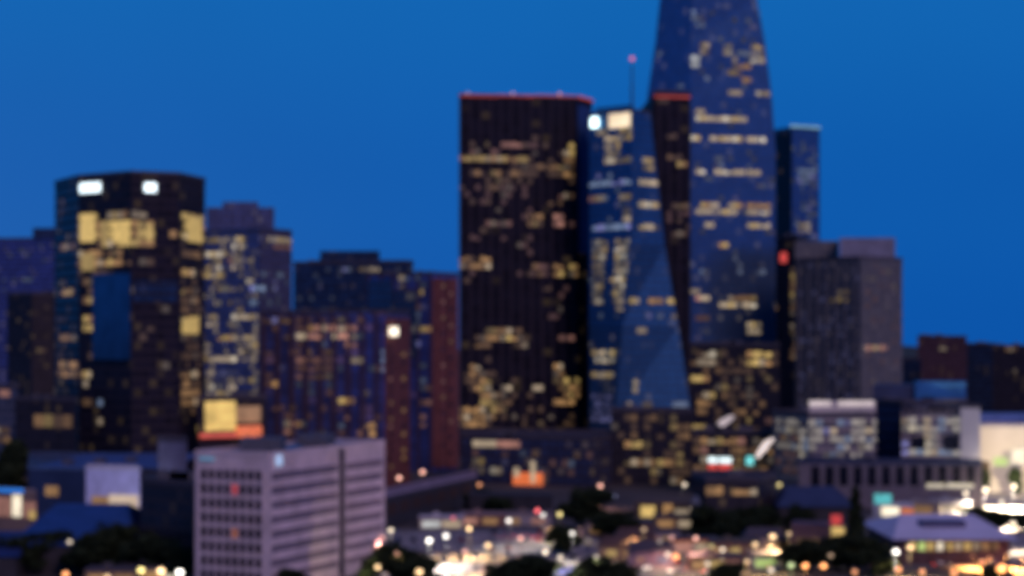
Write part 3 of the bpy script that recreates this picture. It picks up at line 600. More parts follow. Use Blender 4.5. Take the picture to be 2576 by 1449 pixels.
# ---- podium of the large black tower
b = Bld('podium', 'wide low podium with an orange entrance below the large black tower', 'building', [(1160, 1050), (1490, 1020), (1538, 1040)], 1098, F_POD, fh=4, bay=3.0, back=60)
b.lit((1182, 1250, 1100, 1120, 'C', .85), (1222, 1242, 1096, 1118, 'A', 1.0), (1254, 1302, 1100, 1120, 'P', .95), (1335, 1396, 1100, 1120, 'C', .8), (1184, 1200, 1150, 1170, 'C', .35), (1208, 1222, 1148, 1190, 'C', .4), (1238, 1262, 1165, 1195, 'C', .35, .8), (1450, 1480, 1085, 1100, 'P', .2), (1165, 1485, 1125, 1200, 'P', .15, .1), (1165, 1485, 1120, 1200, 'B', .2, .05)).done()
b.imgpanel('entrance_front', 1294, 1366, 1188, 1224, mat('orange_entrance', (.4, .15, .05), .5, 0, emit=(.72, .15, .04), es=.9, var=.35, nscale=.2), .1, 1.5)
b.imgpanel('light_column', 1340, 1351, 1160, 1214, litmat('C', .9), 1.7, 2.2); b.imgpanel('light_column', 1298, 1310, 1176, 1200, litmat('C', .9), 1.7, 2.2)
# ---- long low dark building with the lilac eave, left of the podium
b = Bld('parking_garage', 'long low dark garage with a pale slanting roof edge, right of the lilac office block', 'garage', [(962, 785), (1200, 905)], 1250, M_DK, back=25, part='wall', roof=False)
b.parapet(b.lv[-1][1], b.top, 1.1, .6, mat('lilac_eave', (.30, .24, .32), .8))
for k in range(7):
    b.imgpanel('garage_opening', 975+k*31, 998+k*31, 1268-k*8.2, 1292-k*9, mat('rusty_dark_opening', (.05, .022, .014), .8), .02, .2)
b.done()

# ---- lilac office block in the foreground
b = Bld('concrete_office', 'pale lilac concrete office block with gridded windows on its left side, in the foreground', 'office block', [(491, 600), (677, 589), (968, 662)], 1141, M_LILAC, fh=3.9, bay=3, back=0, part='wall', roof=False)
OFF = b
q = b.lv[-1][1]; 
def poly_roof():
    bm = bmesh.new(); tp = b.top
    A, B_, C_ = q; Dp = A+(C_-B_)
    me_ = []
    return Dp
# a proper rectangular plan: rebuild body with the fourth corner
bpy.data.objects.remove(b.body)
A, B_, C_ = [v.copy() for v in q]; D_ = A+(C_-B_)
for o in list(b.root.children): bpy.data.objects.remove(o)
bm = bmesh.new(); loft(bm, [[(v.x, v.y, z) for v in (A, B_, C_, D_)] for z in (0, b.top)]); mesh_obj('wall', bm, M_LILAC, b.root)
bm = bmesh.new(); c0 = (A+B_+C_+D_)/4
outer = [v+(v-c0).normalized()*.2 for v in (A, B_, C_, D_)]; inner = [v-(v-c0).normalized()*1 for v in (A, B_, C_, D_)]
loft(bm, [[(v.x, v.y, b.top-.4) for v in outer], [(v.x, v.y, b.top+.9) for v in outer], [(v.x, v.y, b.top+.9) for v in inner], [(v.x, v.y, b.top+.02) for v in inner]], cap=False)
mesh_obj('parapet', bm, M_LILAC, b.root)
bm = bmesh.new(); inr = [c0+(v-c0)*.97 for v in (A, B_, C_, D_)]
loft(bm, [[(v.x, v.y, z) for v in inr] for z in (b.top+.01, b.top+.1)]); mesh_obj('roof', bm, M_METALROOF, b.root)
for fx, fy, wx, wy, hh in ((.4, .3, 11, 14, 3.4), (.62, .62, 7, 10, 2.6), (.35, .78, 10, 9, 3.0), (.75, .2, 3, 3, 1.8)):
    p = A.lerp(B_, fx)+(C_-B_)*fy; bm = bmesh.new(); add_box(bm, p.x-wx/2, p.x+wx/2, p.y-wy/2, p.y+wy/2, b.top+.12, b.top+hh); add_box(bm, p.x-1, p.x+1, p.y-1, p.y+1, b.top+hh, b.top+hh+.6); mesh_obj('rooftop_unit', bm, M_UNIT, b.root)
LW = (B_-A).length; RW = (C_-B_).length
nf = 9; z1 = b.top-3.6; z0 = z1-nf*3.72
M_RW = litmat('R', .55); M_OW = litmat('O', .3)
# left side: recessed dark grid, frames stay proud
for j in range(9):
    zz = z1-(j+1)*3.72
    for k in range(8):
        a0 = 1.6+k*(LW-3.6)/8; m_ = M_WIN
        if (j, k) == (1, 4): m_ = M_RW
        if (j, k) == (4, 4): m_ = M_OW
        if zz > .5: 
            wi = b.panel('window', 0, 0, a0+.28, a0+(LW-3.6)/8-.22, zz+.75, zz+3.35, m_, .01, .05)
            wi.name = 'window'
for j in range(9):
    zz = z1-(j+1)*3.72
    if zz > .2: b.panel('ledge', 0, 0, 1.4, LW-2.2, zz+.08, zz+.55, M_LILAC, .02, .22)
for k in range(9): b.panel('pier', 0, 0, 1.36+k*(LW-3.6)/8, 1.84+k*(LW-3.6)/8, max(.2, z1-33.3), z1, M_LILAC, .02, .24)
# right side: ribbon windows in two runs split by a dark recess
rec0 = RW*.575; rec1 = RW*.625
for j in range(8):
    zz = z1-(j+1)*3.72
    if zz < .3: continue
    b.panel('ribbon_window', 1, 0, 1.5, rec0-1, zz+1.0, zz+2.8, mat('dull_ribbon_glass', (.22, .17, .22), .4), .01, .05)
    b.panel('ribbon_window', 1, 0, rec1+1, RW-2.0, zz+1.0, zz+2.8, mat('dull_ribbon_glass', (.22, .17, .22), .4), .01, .05)
    for run in ((1.2, rec0-.6), (rec1+.6, RW-1.6)):
        b.panel('sunshade_ledge', 1, 0, run[0], run[1], zz+2.85, zz+3.05, M_LILAC, .02, .6)
b.panel('recess', 1, 0, rec0, rec1, .3, b.top-.2, mat('dark_recess_cladding', (.06, .05, .06), .8), .02, .1)
b.imgpanel('illuminated_sign', 692, 706, 1146, 1170, litmat('B', 2.0), .2, .6)
b.imgpanel('illuminated_sign', 504, 540, 1150, 1158, mat('blue_letter_sign', (.1, .2, .3), .5, 0, emit=(.08, .18, .26), es=1.0), .2, .5)

# ---- dark block beside it and the hall roofs on the left
b = Bld('office_block', 'dark windowless block just left of the lilac office block', 'building', [(352, 660), (492, 645)], 1212, facade('near_black_wall', (.012, .012, .022), (.028, .024, .03), 3.8, 3, .3, .3, .4, glow=.02, share=.2), back=45)
b.done()
b = Bld('plant_room', 'small grey-blue plant room above the hall roofs, left of the lilac office block', 'building', [(398, 760), (470, 755)], 1108, mat('grey_blue_render', (.15, .15, .22), .8), back=10, part='wall'); b.done()
b = Bld('exhibition_hall', 'broad hall with a flat blue roof and dark walls, below the many-sided tower', 'hall', [(72, 820), (408, 800)], 1178, M_NAVYW, fh=5, bay=5, back=110, part='wall', roof=False)
b.parapet(b.lv[-1][1], b.top, .5, .6, M_METALROOF)
EX = b
bm = bmesh.new(); q = b.lv[-1][1]; add_box(bm, q[0].x+1, q[-1].x-1, q[0].y+1, q[0].y+108, b.top+.03, b.top+.2); mesh_obj('roof', bm, mat('hall_roof_membrane', (.03, .08, .24), .6), b.root)
for k in range(4):
    bm = bmesh.new(); x = q[0].x+8+k*10; add_box(bm, x, x+3.5, q[0].y+20+k*9, q[0].y+26+k*9, b.top+.2, b.top+2); mesh_obj('rooftop_unit', bm, M_UNIT, b.root)
b.imgpanel('lit_window', 115, 147, 1222, 1248, litmat('A', .65), .05, .3)
b.done()
wl = Bld('mural_wall', 'lilac end wall with a cream lit lower half, in front of the broad flat-roofed hall', 'building', [(216, 770), (352, 762)], 1176, mat('lilac_panel_wall', (.50, .50, .72), .8, var=.2, nscale=.3), fh=4, bay=3, back=14, part='wall', roof=False)
MW = wl
wl.parapet(wl.lv[-1][1], wl.top, .4, .4, M_STONE)
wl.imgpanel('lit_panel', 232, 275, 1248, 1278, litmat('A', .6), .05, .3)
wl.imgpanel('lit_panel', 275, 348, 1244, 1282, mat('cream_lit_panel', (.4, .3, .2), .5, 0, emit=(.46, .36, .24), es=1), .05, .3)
wl.done()
b = Bld('shop', 'small bright shop with a blue top light at the left edge', 'shop', [(-30, 745), (92, 735)], 1232, mat('warm_shop_wall', (.25, .17, .13), .8), fh=4, bay=3, back=16, part='wall', roof=False)
b.imgpanel('fascia_sign', -20, 60, 1226, 1240, mat('blue_fascia', (.05, .2, .5), .4, 0, emit=(.02, .16, .55), es=1.0), .1, .6)
b.imgpanel('shop_window', 32, 54, 1244, 1300, litmat('S', 1.1), .05, .3); b.imgpanel('shop_window', 60, 90, 1262, 1304, litmat('P', .5), .05, .3); b.imgpanel('shop_window', 76, 108, 1284, 1306, litmat('Y', .8), .35, .6)
b.imgpanel('shop_window', -20, 28, 1250, 1300, litmat('P', .45), .05, .3)
b.done()
# blue gabled shed
def gable(name, label, cat, u0, u1, D, depth, ze, zr, wm, rm, base=0, over=.6):
    x0, x1 = X(u0, D), X(u1, D); e = empty(name, ((x0+x1)/2, D, base), label, cat)
    bm = bmesh.new(); add_box(bm, x0, x1, D, D+depth, base, ze); mesh_obj('wall', bm, wm, e)
    bm = bmesh.new(); xa, xb = x0-over, x1+over; ya, yb = D-over, D+depth+over; ym = D+depth/2
    lo = [(xa, ya, ze+.02), (xb, ya, ze+.02), (xb, yb, ze+.02), (xa, yb, ze+.02)]; ins = min((xb-xa)*.2, depth*.4)
    hi = [(xa+ins, ym, zr), (xb-ins, ym, zr)]
    v = [bm.verts.new(p) for p in lo+hi]
    for f in ((0, 1, 5, 4), (1, 2, 5), (2, 3, 4, 5), (3, 0, 4), (3, 2, 1, 0)): bm.faces.new([v[i] for i in f])
    mesh_obj('roof', bm, rm, e)
    return e
gable('shed', 'low shed with a broad blue hipped roof in the lower left', 'shed', 20, 325, 640, 75, 8, 17, M_DK, mat('blue_shed_roof', (.025, .06, .22), .5, .3))
gable('shed', 'lower navy roof cut off by the left edge, beside the blue hipped roof', 'shed', -90, 40, 628, 50, 6, 11, M_DK, mat('navy_shed_roof', (.02, .035, .14), .6, .2))

# ---- lower right: market with the lilac roof
e = gable('market_hall', 'low market hall with a broad lilac roof and yellow lights under the eave', 'hall', 2262, 2540, 668, 58, 7.4, 12.5, mat('market_wall', (.12, .06, .06), .8), M_LROOF, over=2.2)
D = 668; bm = bmesh.new(); add_box(bm, X(2338, D), X(2450, D), D+12, D+20, 9.0, 11.6); mesh_obj('roof_monitor', bm, mat('monitor_glass', (.07, .07, .14), .5), e)
for k in range(10):
    u = 2288+k*23; bm = bmesh.new(); add_box(bm, X(u, D), X(u+15, D), D-.6, D-.1, 4.2, 6.6)
    mesh_obj('shop_window', bm, litmat(('Y', 'G', 'Y', 'S', 'Y', 'C', 'Y', 'C', 'A', 'A')[k], (.9, .9, 1.0, .9, .8, .6, .8, .5, .5, .4)[k]), e)
for k in range(8):
    u = 2266+k*38; bm = bmesh.new(); add_cyl(bm, (X(u, D), D-1.8, 0), (X(u, D), D-1.8, 7.3), .2, .2); mesh_obj('column', bm, M_FRAME, e)
b = Bld('shop', 'brightly lit white shop front with a teal roof sign, behind the cypress', 'shop', [(2196, 735), (2300, 725)], 1268, mat('white_shop_wall', (.6, .55, .5), .8), fh=4, bay=3, back=15, part='wall', roof=False)
SHOP = b
b.imgpanel('shop_window', 2218, 2262, 1274, 1300, litmat('S', 1.4), .05, .3); b.imgpanel('shop_window', 2222, 2240, 1302, 1340, litmat('Y', .8), .05, .3); b.imgpanel('shop_window', 2242, 2275, 1302, 1345, litmat('P', 1.1), .05, .3)
b.imgpanel('fascia_sign', 2268, 2298, 1278, 1296, litmat('O', .8), .05, .3)
tl = b.panel('fascia_sign', 0, 0, .5, 6.5, b.top+.2, b.top+3.4, litmat('T', 1.0), -.6, 0)
b.done()
b = Bld('kiosk', 'tan kiosk behind the bright shop, left of the lilac market roof', 'kiosk', [(2290, 770), (2365, 765)], 1262, mat('tan_wall', (.35, .28, .2), .8), fh=4, bay=3, back=12, part='wall', roof=False, zb=0)
b.imgpanel('shop_window', 2300, 2345, 1272, 1296, litmat('A', .5), .05, .3); b.done()
gable('terrace_house', 'dark blue roofed low house below the atrium building, left of the cypress', 'house', 1960, 2150, 775, 30, 9, 15, M_DK, mat('slate_blue_roof', (.035, .045, .10), .6))
b = Bld('diner', 'low purple-brown building with a red and a yellow sign, left of the cypress', 'diner', [(1990, 690), (2125, 685)], 1318, mat('purple_brown_wall', (.10, .06, .08), .8), fh=4, bay=3, back=14, part='wall', roof=False)
b.imgpanel('fascia_sign', 2092, 2128, 1325, 1352, litmat('Y', 1.0), .1, .5); b.panel('roof_sign', 0, 0, 12, 15, b.top+.1, b.top+3, litmat('R', .9), -.6, 0)
b.imgpanel('shop_window', 2004, 2060, 1352, 1372, litmat('A', .3), .05, .3); b.done()
b = Bld('restaurant', 'low restaurant with glowing yellow windows at the foot of the black block', 'restaurant', [(1596, 850), (1735, 845)], 1262, mat('brown_render', (.10, .07, .05), .8), fh=4, bay=3, back=14, part='wall', roof=False)
b.imgpanel('shop_window', 1612, 1648, 1272, 1302, litmat('Y', 1.1), .05, .3); b.imgpanel('shop_window', 1668, 1692, 1268, 1300, litmat('A', .9), .05, .3); b.imgpanel('shop_window', 1698, 1732, 1280, 1300, litmat('C', .5), .05, .3)
b.done()
b = Bld('service_shed', 'dark shed below the orange entrance, left of the big round tree', 'shed', [(1180, 850), (1390, 840)], 1242, M_DK, fh=4, bay=3, back=14, part='wall', roof=False); b.done()
# ------------------------------------------------------------------ trees
M_LEAF = mat('dark_foliage', (.022, .034, .016), .9, var=.5, nscale=.6, spec=.1)
M_BARK = mat('bark', (.05, .04, .03), .9)
def tree_meshes(kind, H, W):
    """tapered trunk with limbs; crown of leaf-sized faces grouped in uneven clumps"""
    rng = random.Random(kind*31+5)
    t = bmesh.new(); add_cyl(t, (0, 0, 0), (0, 0, H*.45), .35, .2, 7)
    c = bmesh.new(); clumps = []
    if kind == 3:
        add_cyl(t, (0, 0, H*.4), (0, 0, H*.9), .2, .05, 6)
        for i in range(26):
            f = i/25; r = W/2*(1-f*.85)*rng.uniform(.7, 1); a = rng.uniform(0, 6.3)
            clumps.append((Vector((math.cos(a)*r*.4, math.sin(a)*r*.4, H*(.12+.85*f))), r*.75+.3))
    else:
        for i in range(7):
            a = i*.9+rng.uniform(-.3, .3); p = Vector((math.cos(a)*W*.28, math.sin(a)*W*.28, H*rng.uniform(.5, .75)))
            add_cyl(t, (0, 0, H*rng.uniform(.25, .42)), p, .16, .05, 5)
        for i in range(30):
            a = rng.uniform(0, 6.3); rr = math.sqrt(rng.random())*W*.40; z = H*rng.uniform(.22, .86); rr *= 1-.5*max(0, (z/H-.6)/.3)
            clumps.append((Vector((math.cos(a)*rr, math.sin(a)*rr, z)), W*rng.uniform(.12, .2)))
    for p, r in clumps:
        for k in range(150 if kind != 3 else 90):
            d = Vector((rng.gauss(0, 1), rng.gauss(0, 1), rng.gauss(0, .8))).normalized()*r*rng.uniform(.5, 1.05)
            q = p+d; s = rng.uniform(.32, .68); n_ = Vector((rng.gauss(0, 1), rng.gauss(0, 1), rng.gauss(0, 1))).normalized()
            a_ = n_.orthogonal().normalized()*s; b_ = n_.cross(a_).normalized()*s*.7
            c.faces.new([c.verts.new(q-a_), c.verts.new(q-b_), c.verts.new(q+a_), c.verts.new(q+b_)])
    def fin(b, m, nm):
        me = bpy.data.meshes.new(nm); b.to_mesh(me); b.free(); me.materials.append(m); return me
    return fin(t, M_BARK, 'trunk'), fin(c, M_LEAF, 'crown'), H, W
PROTO = [tree_meshes(0, 12, 12), tree_meshes(1, 12, 13), tree_meshes(2, 12, 11), tree_meshes(3, 18, 6)]
def tree(u, vtop, D, W, kind, label, name='broadleaf_tree', group='dark trees in the lower city'):
    t, c, H0, W0 = PROTO[kind]; H = max(4, Z(vtop, D)*1.06)
    W *= 1.3 if kind != 3 else 1.25; p = P(u, D); r = empty(name, (p.x, p.y, 0), label, 'tree', group)
    r.scale = (W/W0, W/W0, H/H0); r.rotation_euler.z = random.uniform(0, 6.28)
    for me, nm in ((t, 'trunk'), (c, 'crown')):
        o = bpy.data.objects.new(nm, me); C.objects.link(o); o.parent = r
TR = [
 (22, 1118, 860, 15, 0, 'dark tree at the left edge beside the round yellow lamp'),
 (50, 1355, 640, 13, 1, 'leftmost of the black trees along the bottom left'),
 (120, 1335, 648, 15, 2, 'black tree in front of the blue hipped roof, second from the left along the bottom'),
 (225, 1345, 636, 15, 0, 'black tree right of the small warm lamp at the bottom left'),
 (310, 1322, 645, 16, 1, 'tall black tree in front of the mural wall'),
 (395, 1350, 632, 15, 2, 'black tree at the foot of the dark windowless block'),
 (455, 1385, 622, 11, 0, 'small black tree against the left corner of the lilac office block'),
 (985, 1372, 612, 14, 1, 'round black tree right of the lilac office block with a lamp in front of it'),
 (1045, 1398, 606, 11, 2, 'lower black tree just right of the round one by the lilac office block'),
 (735, 1432, 596, 10, 0, 'tree top just showing before the lilac office block at the bottom edge'),
 (1290, 1408, 602, 13, 1, 'wide black tree at the bottom centre, left of the blue-lit bus'),
 (1345, 1398, 600, 13, 2, 'black tree directly behind the blue-lit bus at the bottom'),
 (1484, 1402, 604, 12, 0, 'black tree just right of the blue-lit bus at the bottom'),
 (1540, 1412, 600, 12, 1, 'black tree at the bottom centre, furthest right of its clump'),
 (1482, 1232, 790, 17, 0, 'big round black tree standing alone below the podium'),
 (1420, 1320, 700, 9, 2, 'smaller black tree left of and below the big round one'),
 (1545, 1290, 760, 14, 1, 'black tree between the big round tree and the yellow restaurant'),
 (1215, 1232, 865, 11, 1, 'dark tree before the shed under the podium'),
 (1255, 1250, 840, 9, 2, 'small dark tree at the right of the shed under the podium'),
 (1790, 1278, 735, 15, 0, 'wide dark tree before the low rounded block, left half'),
 (1885, 1272, 740, 16, 2, 'wide dark tree before the low rounded block, right half'),
 (1840, 1300, 722, 14, 1, 'dark tree between and in front of the pair by the low rounded block'),
 (1830, 1418, 606, 11, 0, 'dark tree top at the bottom edge left of the twin orange lamps'),
 (2010, 1275, 760, 9, 1, 'dark tree before the slate blue roof of the low house'),
 (2032, 1360, 648, 13, 2, 'black tree left of the cypress, lowest in the picture'),
 (2110, 1352, 650, 14, 0, 'black broad tree at the foot of the cypress'),
 (2180, 1352, 645, 11, 1, 'black broad tree just right of the cypress'),
 (2228, 1400, 632, 7, 2, 'small black tree before the left end of the lilac roofed market'),
 (2445, 1278, 790, 12, 0, 'dark tree below the floodlit plaza, left of its row'),
 (2500, 1284, 785, 13, 1, 'dark tree below the floodlit plaza, middle of its row'),
 (2560, 1288, 782, 13, 2, 'dark tree below the floodlit plaza at the right edge'),
 (2476, 1180, 965, 4, 1, 'small tree lit against the cream hall wall, left one'),
 (2552, 1175, 962, 5, 2, 'small tree lit against the cream hall wall, right one'),
 (2500, 1425, 602, 9, 0, 'dark tree top at the bottom edge before the orange street'),
]
for t_ in TR: tree(*t_)
tree(2152, 1236, 672, 6.5, 3, 'tall dark cypress standing before the white shop', 'cypress_tree')

# ------------------------------------------------------------------ street lamps
def lampmesh():
    bm = bmesh.new(); add_cyl(bm, (0, 0, 0), (0, 0, 8.6), .11, .07, 8); add_cyl(bm, (0, 0, 0), (0, 0, .5), .2, .16, 8)
    a = bpy.data.meshes.new('pole'); bm.to_mesh(a); bm.free(); a.materials.append(M_FRAME)
    bm = bmesh.new(); add_cyl(bm, (0, 0, 8.5), (0, -1.4, 9.0), .05, .04, 6); add_box(bm, -.25, .25, -2.0, -1.3, 9.0, 9.14)
    b = bpy.data.meshes.new('arm'); bm.to_mesh(b); bm.free(); b.materials.append(M_FRAME)
    return a, b
LP = lampmesh(); HEADS = {}
def head(m, s):
    k = (m.name, s)
    if k not in HEADS:
        bm = bmesh.new(); bmesh.ops.create_uvsphere(bm, u_segments=10, v_segments=7, radius=s)
        for v in bm.verts: v.co.z *= .8
        me = bpy.data.meshes.new('lamp_head'); bm.to_mesh(me); bm.free(); me.materials.append(m); HEADS[k] = me
    return HEADS[k]
LC = dict(W=(1, .93, .82), Y=(1, .80, .25), A=(1, .66, .30), P=(1, .48, .34), O=(1, .38, .10), R=(1, .12, .10), B=(.45, .55, 1), C=(1, .82, .58), G=(.8, 1, .4))
def lamp(u, v, col, es, s, power, label, D=None, sc_=1.0, group='street lamps of the lower city'):
    hz = 9.0
    D = D or (CH-hz)*F/(v-HY)
    base = max(0.0, Z(v, D)-hz*sc_)
    p = P(u, D); r = empty('street_lamp', (p.x, p.y+1.6, base if base > .3 else 0), label, 'street lamp', group); r.scale = (sc_, sc_, sc_)
    for me, nm in zip(LP, ('pole', 'arm')):
        o = bpy.data.objects.new(nm, me); C.objects.link(o); o.parent = r
    m = mat('lamp_%s_%d' % (col, es*10), (.5, .5, .5), .5, 0, emit=LC[col], es=es*1.3, var=.02)
    o = bpy.data.objects.new('lamp_head', head(m, s*.72)); C.objects.link(o); o.parent = r; o.location = (0, -1.6, 8.75)
    if power:
        ld = bpy.data.lights.new('lamp_light', 'SPOT'); ld.energy = power*5; ld.color = LC[col]; ld.shadow_soft_size = .5; ld.spot_size = R(150); ld.spot_blend = .6
        lo = bpy.data.objects.new('lamp_light', ld); C.objects.link(lo); lo.parent = r; lo.location = (0, -1.6, 8.75-.8*s-.25)
LAMPS = [
 (55, 1155, 'Y', 2.0, 2.2, 0, 'large round yellow lamp at the left edge before the dark tree'),
 (175, 1362, 'C', 2.2, .8, 0, 'small warm lamp among the black trees at the lower left'),
 (206, 1364, 'A', 1.0, .6, 0, 'faint amber lamp right of the small warm one at the lower left'),
 (120, 1318, 'C', .8, .7, 0, 'faint lamp over the left end of the blue hipped roof'),
 (318, 1303, 'W', 1.2, .8, 0, 'pale lamp below the mural wall'),
 (165, 1442, 'O', 2.0, 1.0, 3000, 'orange lamp at the bottom edge among the left trees'),
 (355, 1432, 'Y', 2.2, 1.1, 5000, 'yellow lamp at the bottom left, left one of a row of three'),
 (405, 1434, 'A', 3.2, 1.2, 6000, 'amber lamp at the bottom left, middle of a row of three'),
 (452, 1438, 'W', 3.6, 1.2, 5000, 'white lamp beside the lilac office block at the bottom edge'),
 (983, 1332, 'C', 1.8, .9, 4000, 'cream lamp right of the lilac office block near its corner'),
 (962, 1350, 'P', 1.5, .8, 2500, 'pinkish lamp against the lilac office block corner'),
 (1080, 1358, 'W', 3.2, 1.1, 6000, 'bright white lamp in the parking lot, nearest the garage'),
 (1122, 1346, 'W', 2.6, 1.0, 5000, 'white lamp in the parking lot, second along the bright row'),
 (1180, 1328, 'A', 2.6, 1.0, 6000, 'peach lamp at the far corner of the parking lot'),
 (950, 1424, 'A', 2.2, .85, 0, 'small amber lamp in front of the round black tree'),
 (1228, 1370, 'A', 2.6, .9, 7000, 'amber lamp in the middle of the parking lot'),
 (1140, 1425, 'P', 1.8, 1.2, 3000, 'peach lamp at the near edge of the parking lot'),
 (1055, 1436, 'A', 2.0, 1.1, 3000, 'amber lamp at the bottom edge right of the round tree'),
 (1280, 1308, 'W', 2.2, .95, 1500, 'round white lamp alone above the parking lot'),
 (1366, 1294, 'W', 1.7, .9, 1200, 'pale lamp under the red canopy lights'),
 (1352, 1283, 'R', 1.8, 1.1, 600, 'red traffic lamp above the pale one, centre'),
 (1140, 1302, 'R', .9, .9, 0, 'dim red lamp before the garage front'),
 (1408, 1292, 'Y', 1.6, 1.0, 1500, 'soft yellow lamp left of the big round tree'),
 (1440, 1340, 'W', 1.8, .9, 2500, 'white lamp at the foot of the big round tree'),
 (1372, 1386, 'C', 2.2, .9, 3500, 'cream lamp over the bottom trees, left end'),
 (1410, 1400, 'C', 1.3, .9, 2500, 'dull cream lamp just right of the bottom cream one'),
 (1500, 1398, 'C', .7, .8, 1200, 'faint lamp among the bottom trees'),
 (1004, 1201, 'P', 1.8, 1.3, 1500, 'left one of two peach lamps above the garage roof edge'),
 (1063, 1186, 'P', 1.9, 1.3, 1500, 'right one of two peach lamps above the garage roof edge'),
 (1206, 1218, 'O', 1.0, 1.1, 0, 'orange lamp at the left end of the podium'),
 (1510, 1221, 'P', 1.8, 1.2, 1500, 'pink lamp at the right end of the podium'),
 (1545, 1246, 'B', .35, 1.1, 0, 'dim violet lamp right of the big round tree'),
 (1722, 1218, 'C', 1.3, 1.1, 1500, 'peach lamp at the right edge of the black block'),
 (1690, 1350, 'P', .8, .9, 1500, 'faint pink lamp on the cross street'),
 (1750, 1352, 'P', 1.7, .9, 2500, 'pinkish white lamp on the cross street'),
 (1660, 1360, 'C', .5, .7, 1000, 'faint lamp at the left of the cross street'),
 (1700, 1398, 'O', 2.2, 1.2, 4000, 'orange-red lamp over the crossing at the bottom centre'),
 (1680, 1392, 'C', 1.3, .9, 2500, 'cream lamp beside the orange-red one at the crossing'),
 (1790, 1372, 'Y', .8, .8, 1500, 'dull yellow lamp under the wide dark trees'),
 (1818, 1380, 'C', 1.5, .8, 2500, 'cream lamp under the wide dark trees'),
 (1870, 1212, 'A', .7, 1.0, 0, 'dull amber lamp under the mall front'),
 (1960, 1218, 'Y', 1.1, 1.1, 1200, 'yellow lamp left of the arcade'),
 (1918, 1262, 'B', .5, .9, 0, 'dim violet lamp before the low rounded block'),
 (1944, 1348, 'A', 2.0, 1.2, 5000, 'amber lamp on the curve of the cross street'),
 (1900, 1368, 'A', 1.5, 1.0, 4000, 'lower amber lamp on the curve of the cross street'),
 (1990, 1420, 'G', .9, 1.0, 3000, 'greenish lamp at the bottom edge right of centre'),
 (1940, 1432, 'C', 1.0, 1.0, 3500, 'dull cream lamp at the bottom edge left of the greenish one'),
 (2026, 1421, 'O', 3.0, .95, 4000, 'left one of the twin orange lamps at the bottom'),
 (2072, 1421, 'O', 3.0, .9, 4000, 'right one of the twin orange lamps at the bottom'),
 (2256, 1326, 'W', 3.2, 1.2, 12000, 'dazzling white lamp at the left end of the lilac market roof'),
 (2254, 1386, 'W', 3.2, 1.1, 12000, 'dazzling white lamp below the left end of the lilac market'),
 (2290, 1375, 'A', 1.8, 1.1, 8000, 'amber lamp before the market front'),
 (2548, 1316, 'C', 2.2, 1.1, 5000, 'cream lamp at the right edge above the lilac market roof'),
 (2430, 1240, 'C', 2.2, 1.1, 20000, 'cream lamp at the left of the floodlit plaza'),
 (2480, 1230, 'C', 2.8, 1.4, 60000, 'dazzling cream lamp in the middle of the floodlit plaza'),
 (2550, 1222, 'C', 2.8, 1.4, 60000, 'dazzling cream lamp at the right of the floodlit plaza'),
 (2520, 1262, 'C', 1.8, 1.1, 40000, 'cream lamp at the lower edge of the floodlit plaza'),
 (2260, 1430, 'O', 1.5, 1.1, 5000, 'orange lamp at the bottom, right of the twin orange ones'),
 (2400, 1440, 'O', 1.5, 1.0, 6000, 'orange lamp at the bottom edge before the market'),
 (2520, 1428, 'O', 3.0, 1.6, 60000, 'big orange lamp over the glowing street at the bottom right'),
 (2565, 1440, 'O', 3.0, 1.6, 60000, 'big orange lamp at the bottom right corner'),
 (2320, 1436, 'O', 1.2, 1.0, 5000, 'dull orange lamp at the bottom, left of the glowing street'),
 (2090, 1395, 'A', .5, .8, 0, 'faint lamp in the black trees below the cypress'),
]
for l_ in LAMPS: lamp(*l_)

# floodlight masts added to brighten the pale walls
def flood(x, y, z, tx, ty, tz, power, col, size, label):
    r = empty('floodlight_mast', (x, y, 0), label, 'floodlight')
    bm = bmesh.new(); add_cyl(bm, (x, y, 0), (x, y, z), .12, .08, 8); mesh_obj('pole', bm, M_FRAME, r)
    bm = bmesh.new(); add_box(bm, x-.5, x+.5, y-.25, y+.15, z, z+.6); mesh_obj('housing', bm, M_FRAME, r)
    ld = bpy.data.lights.new('flood_beam', 'SPOT'); ld.energy = power; ld.color = col; ld.spot_size = R(size); ld.spot_blend = .7; ld.shadow_soft_size = .6
    lo = bpy.data.objects.new('flood_beam', ld); C.objects.link(lo); lo.parent = r; lo.location = (0, .5, z+.3)
    d = Vector((tx-x, ty-y-.5, tz-z-.3)); lo.rotation_euler = d.to_track_quat('-Z', 'Y').to_euler()
for (u, v, t_u, t_v, pw, col, sz, lb) in (
    (2520, 1258, 2510, 1120, 26000, (1, .88, .68), 96, 'floodlight mast washing the left part of the cream hall'),
    (2575, 1258, 2590, 1130, 62000, (1, .80, .50), 110, 'floodlight mast washing the right part of the cream hall'),
    (2440, 1266, 2440, 1090, 17000, (.95, .88, .95), 60, 'floodlight mast in front of the pale stair tower')):
    a = gp(u, v); t = P(t_u, 980 if t_u > 2460 else 950); flood(a[0], a[1], 6, t.x, t.y, Z(t_v, t.y), pw, col, sz, lb)
a = P(330, 745); t = P(290, 765); flood(a.x, a.y-20, 5, t.x, t.y, 16, 16000, (.72, .74, 1), 80, 'floodlight mast washing the mural wall')
a = P(905, 610); flood(a.x, a.y-12, 4, X(900, 650), 645, 14, 7000, (1, .80, .45), 90, 'floodlight mast washing the right side of the lilac office block')
a = P(2400, 640); 

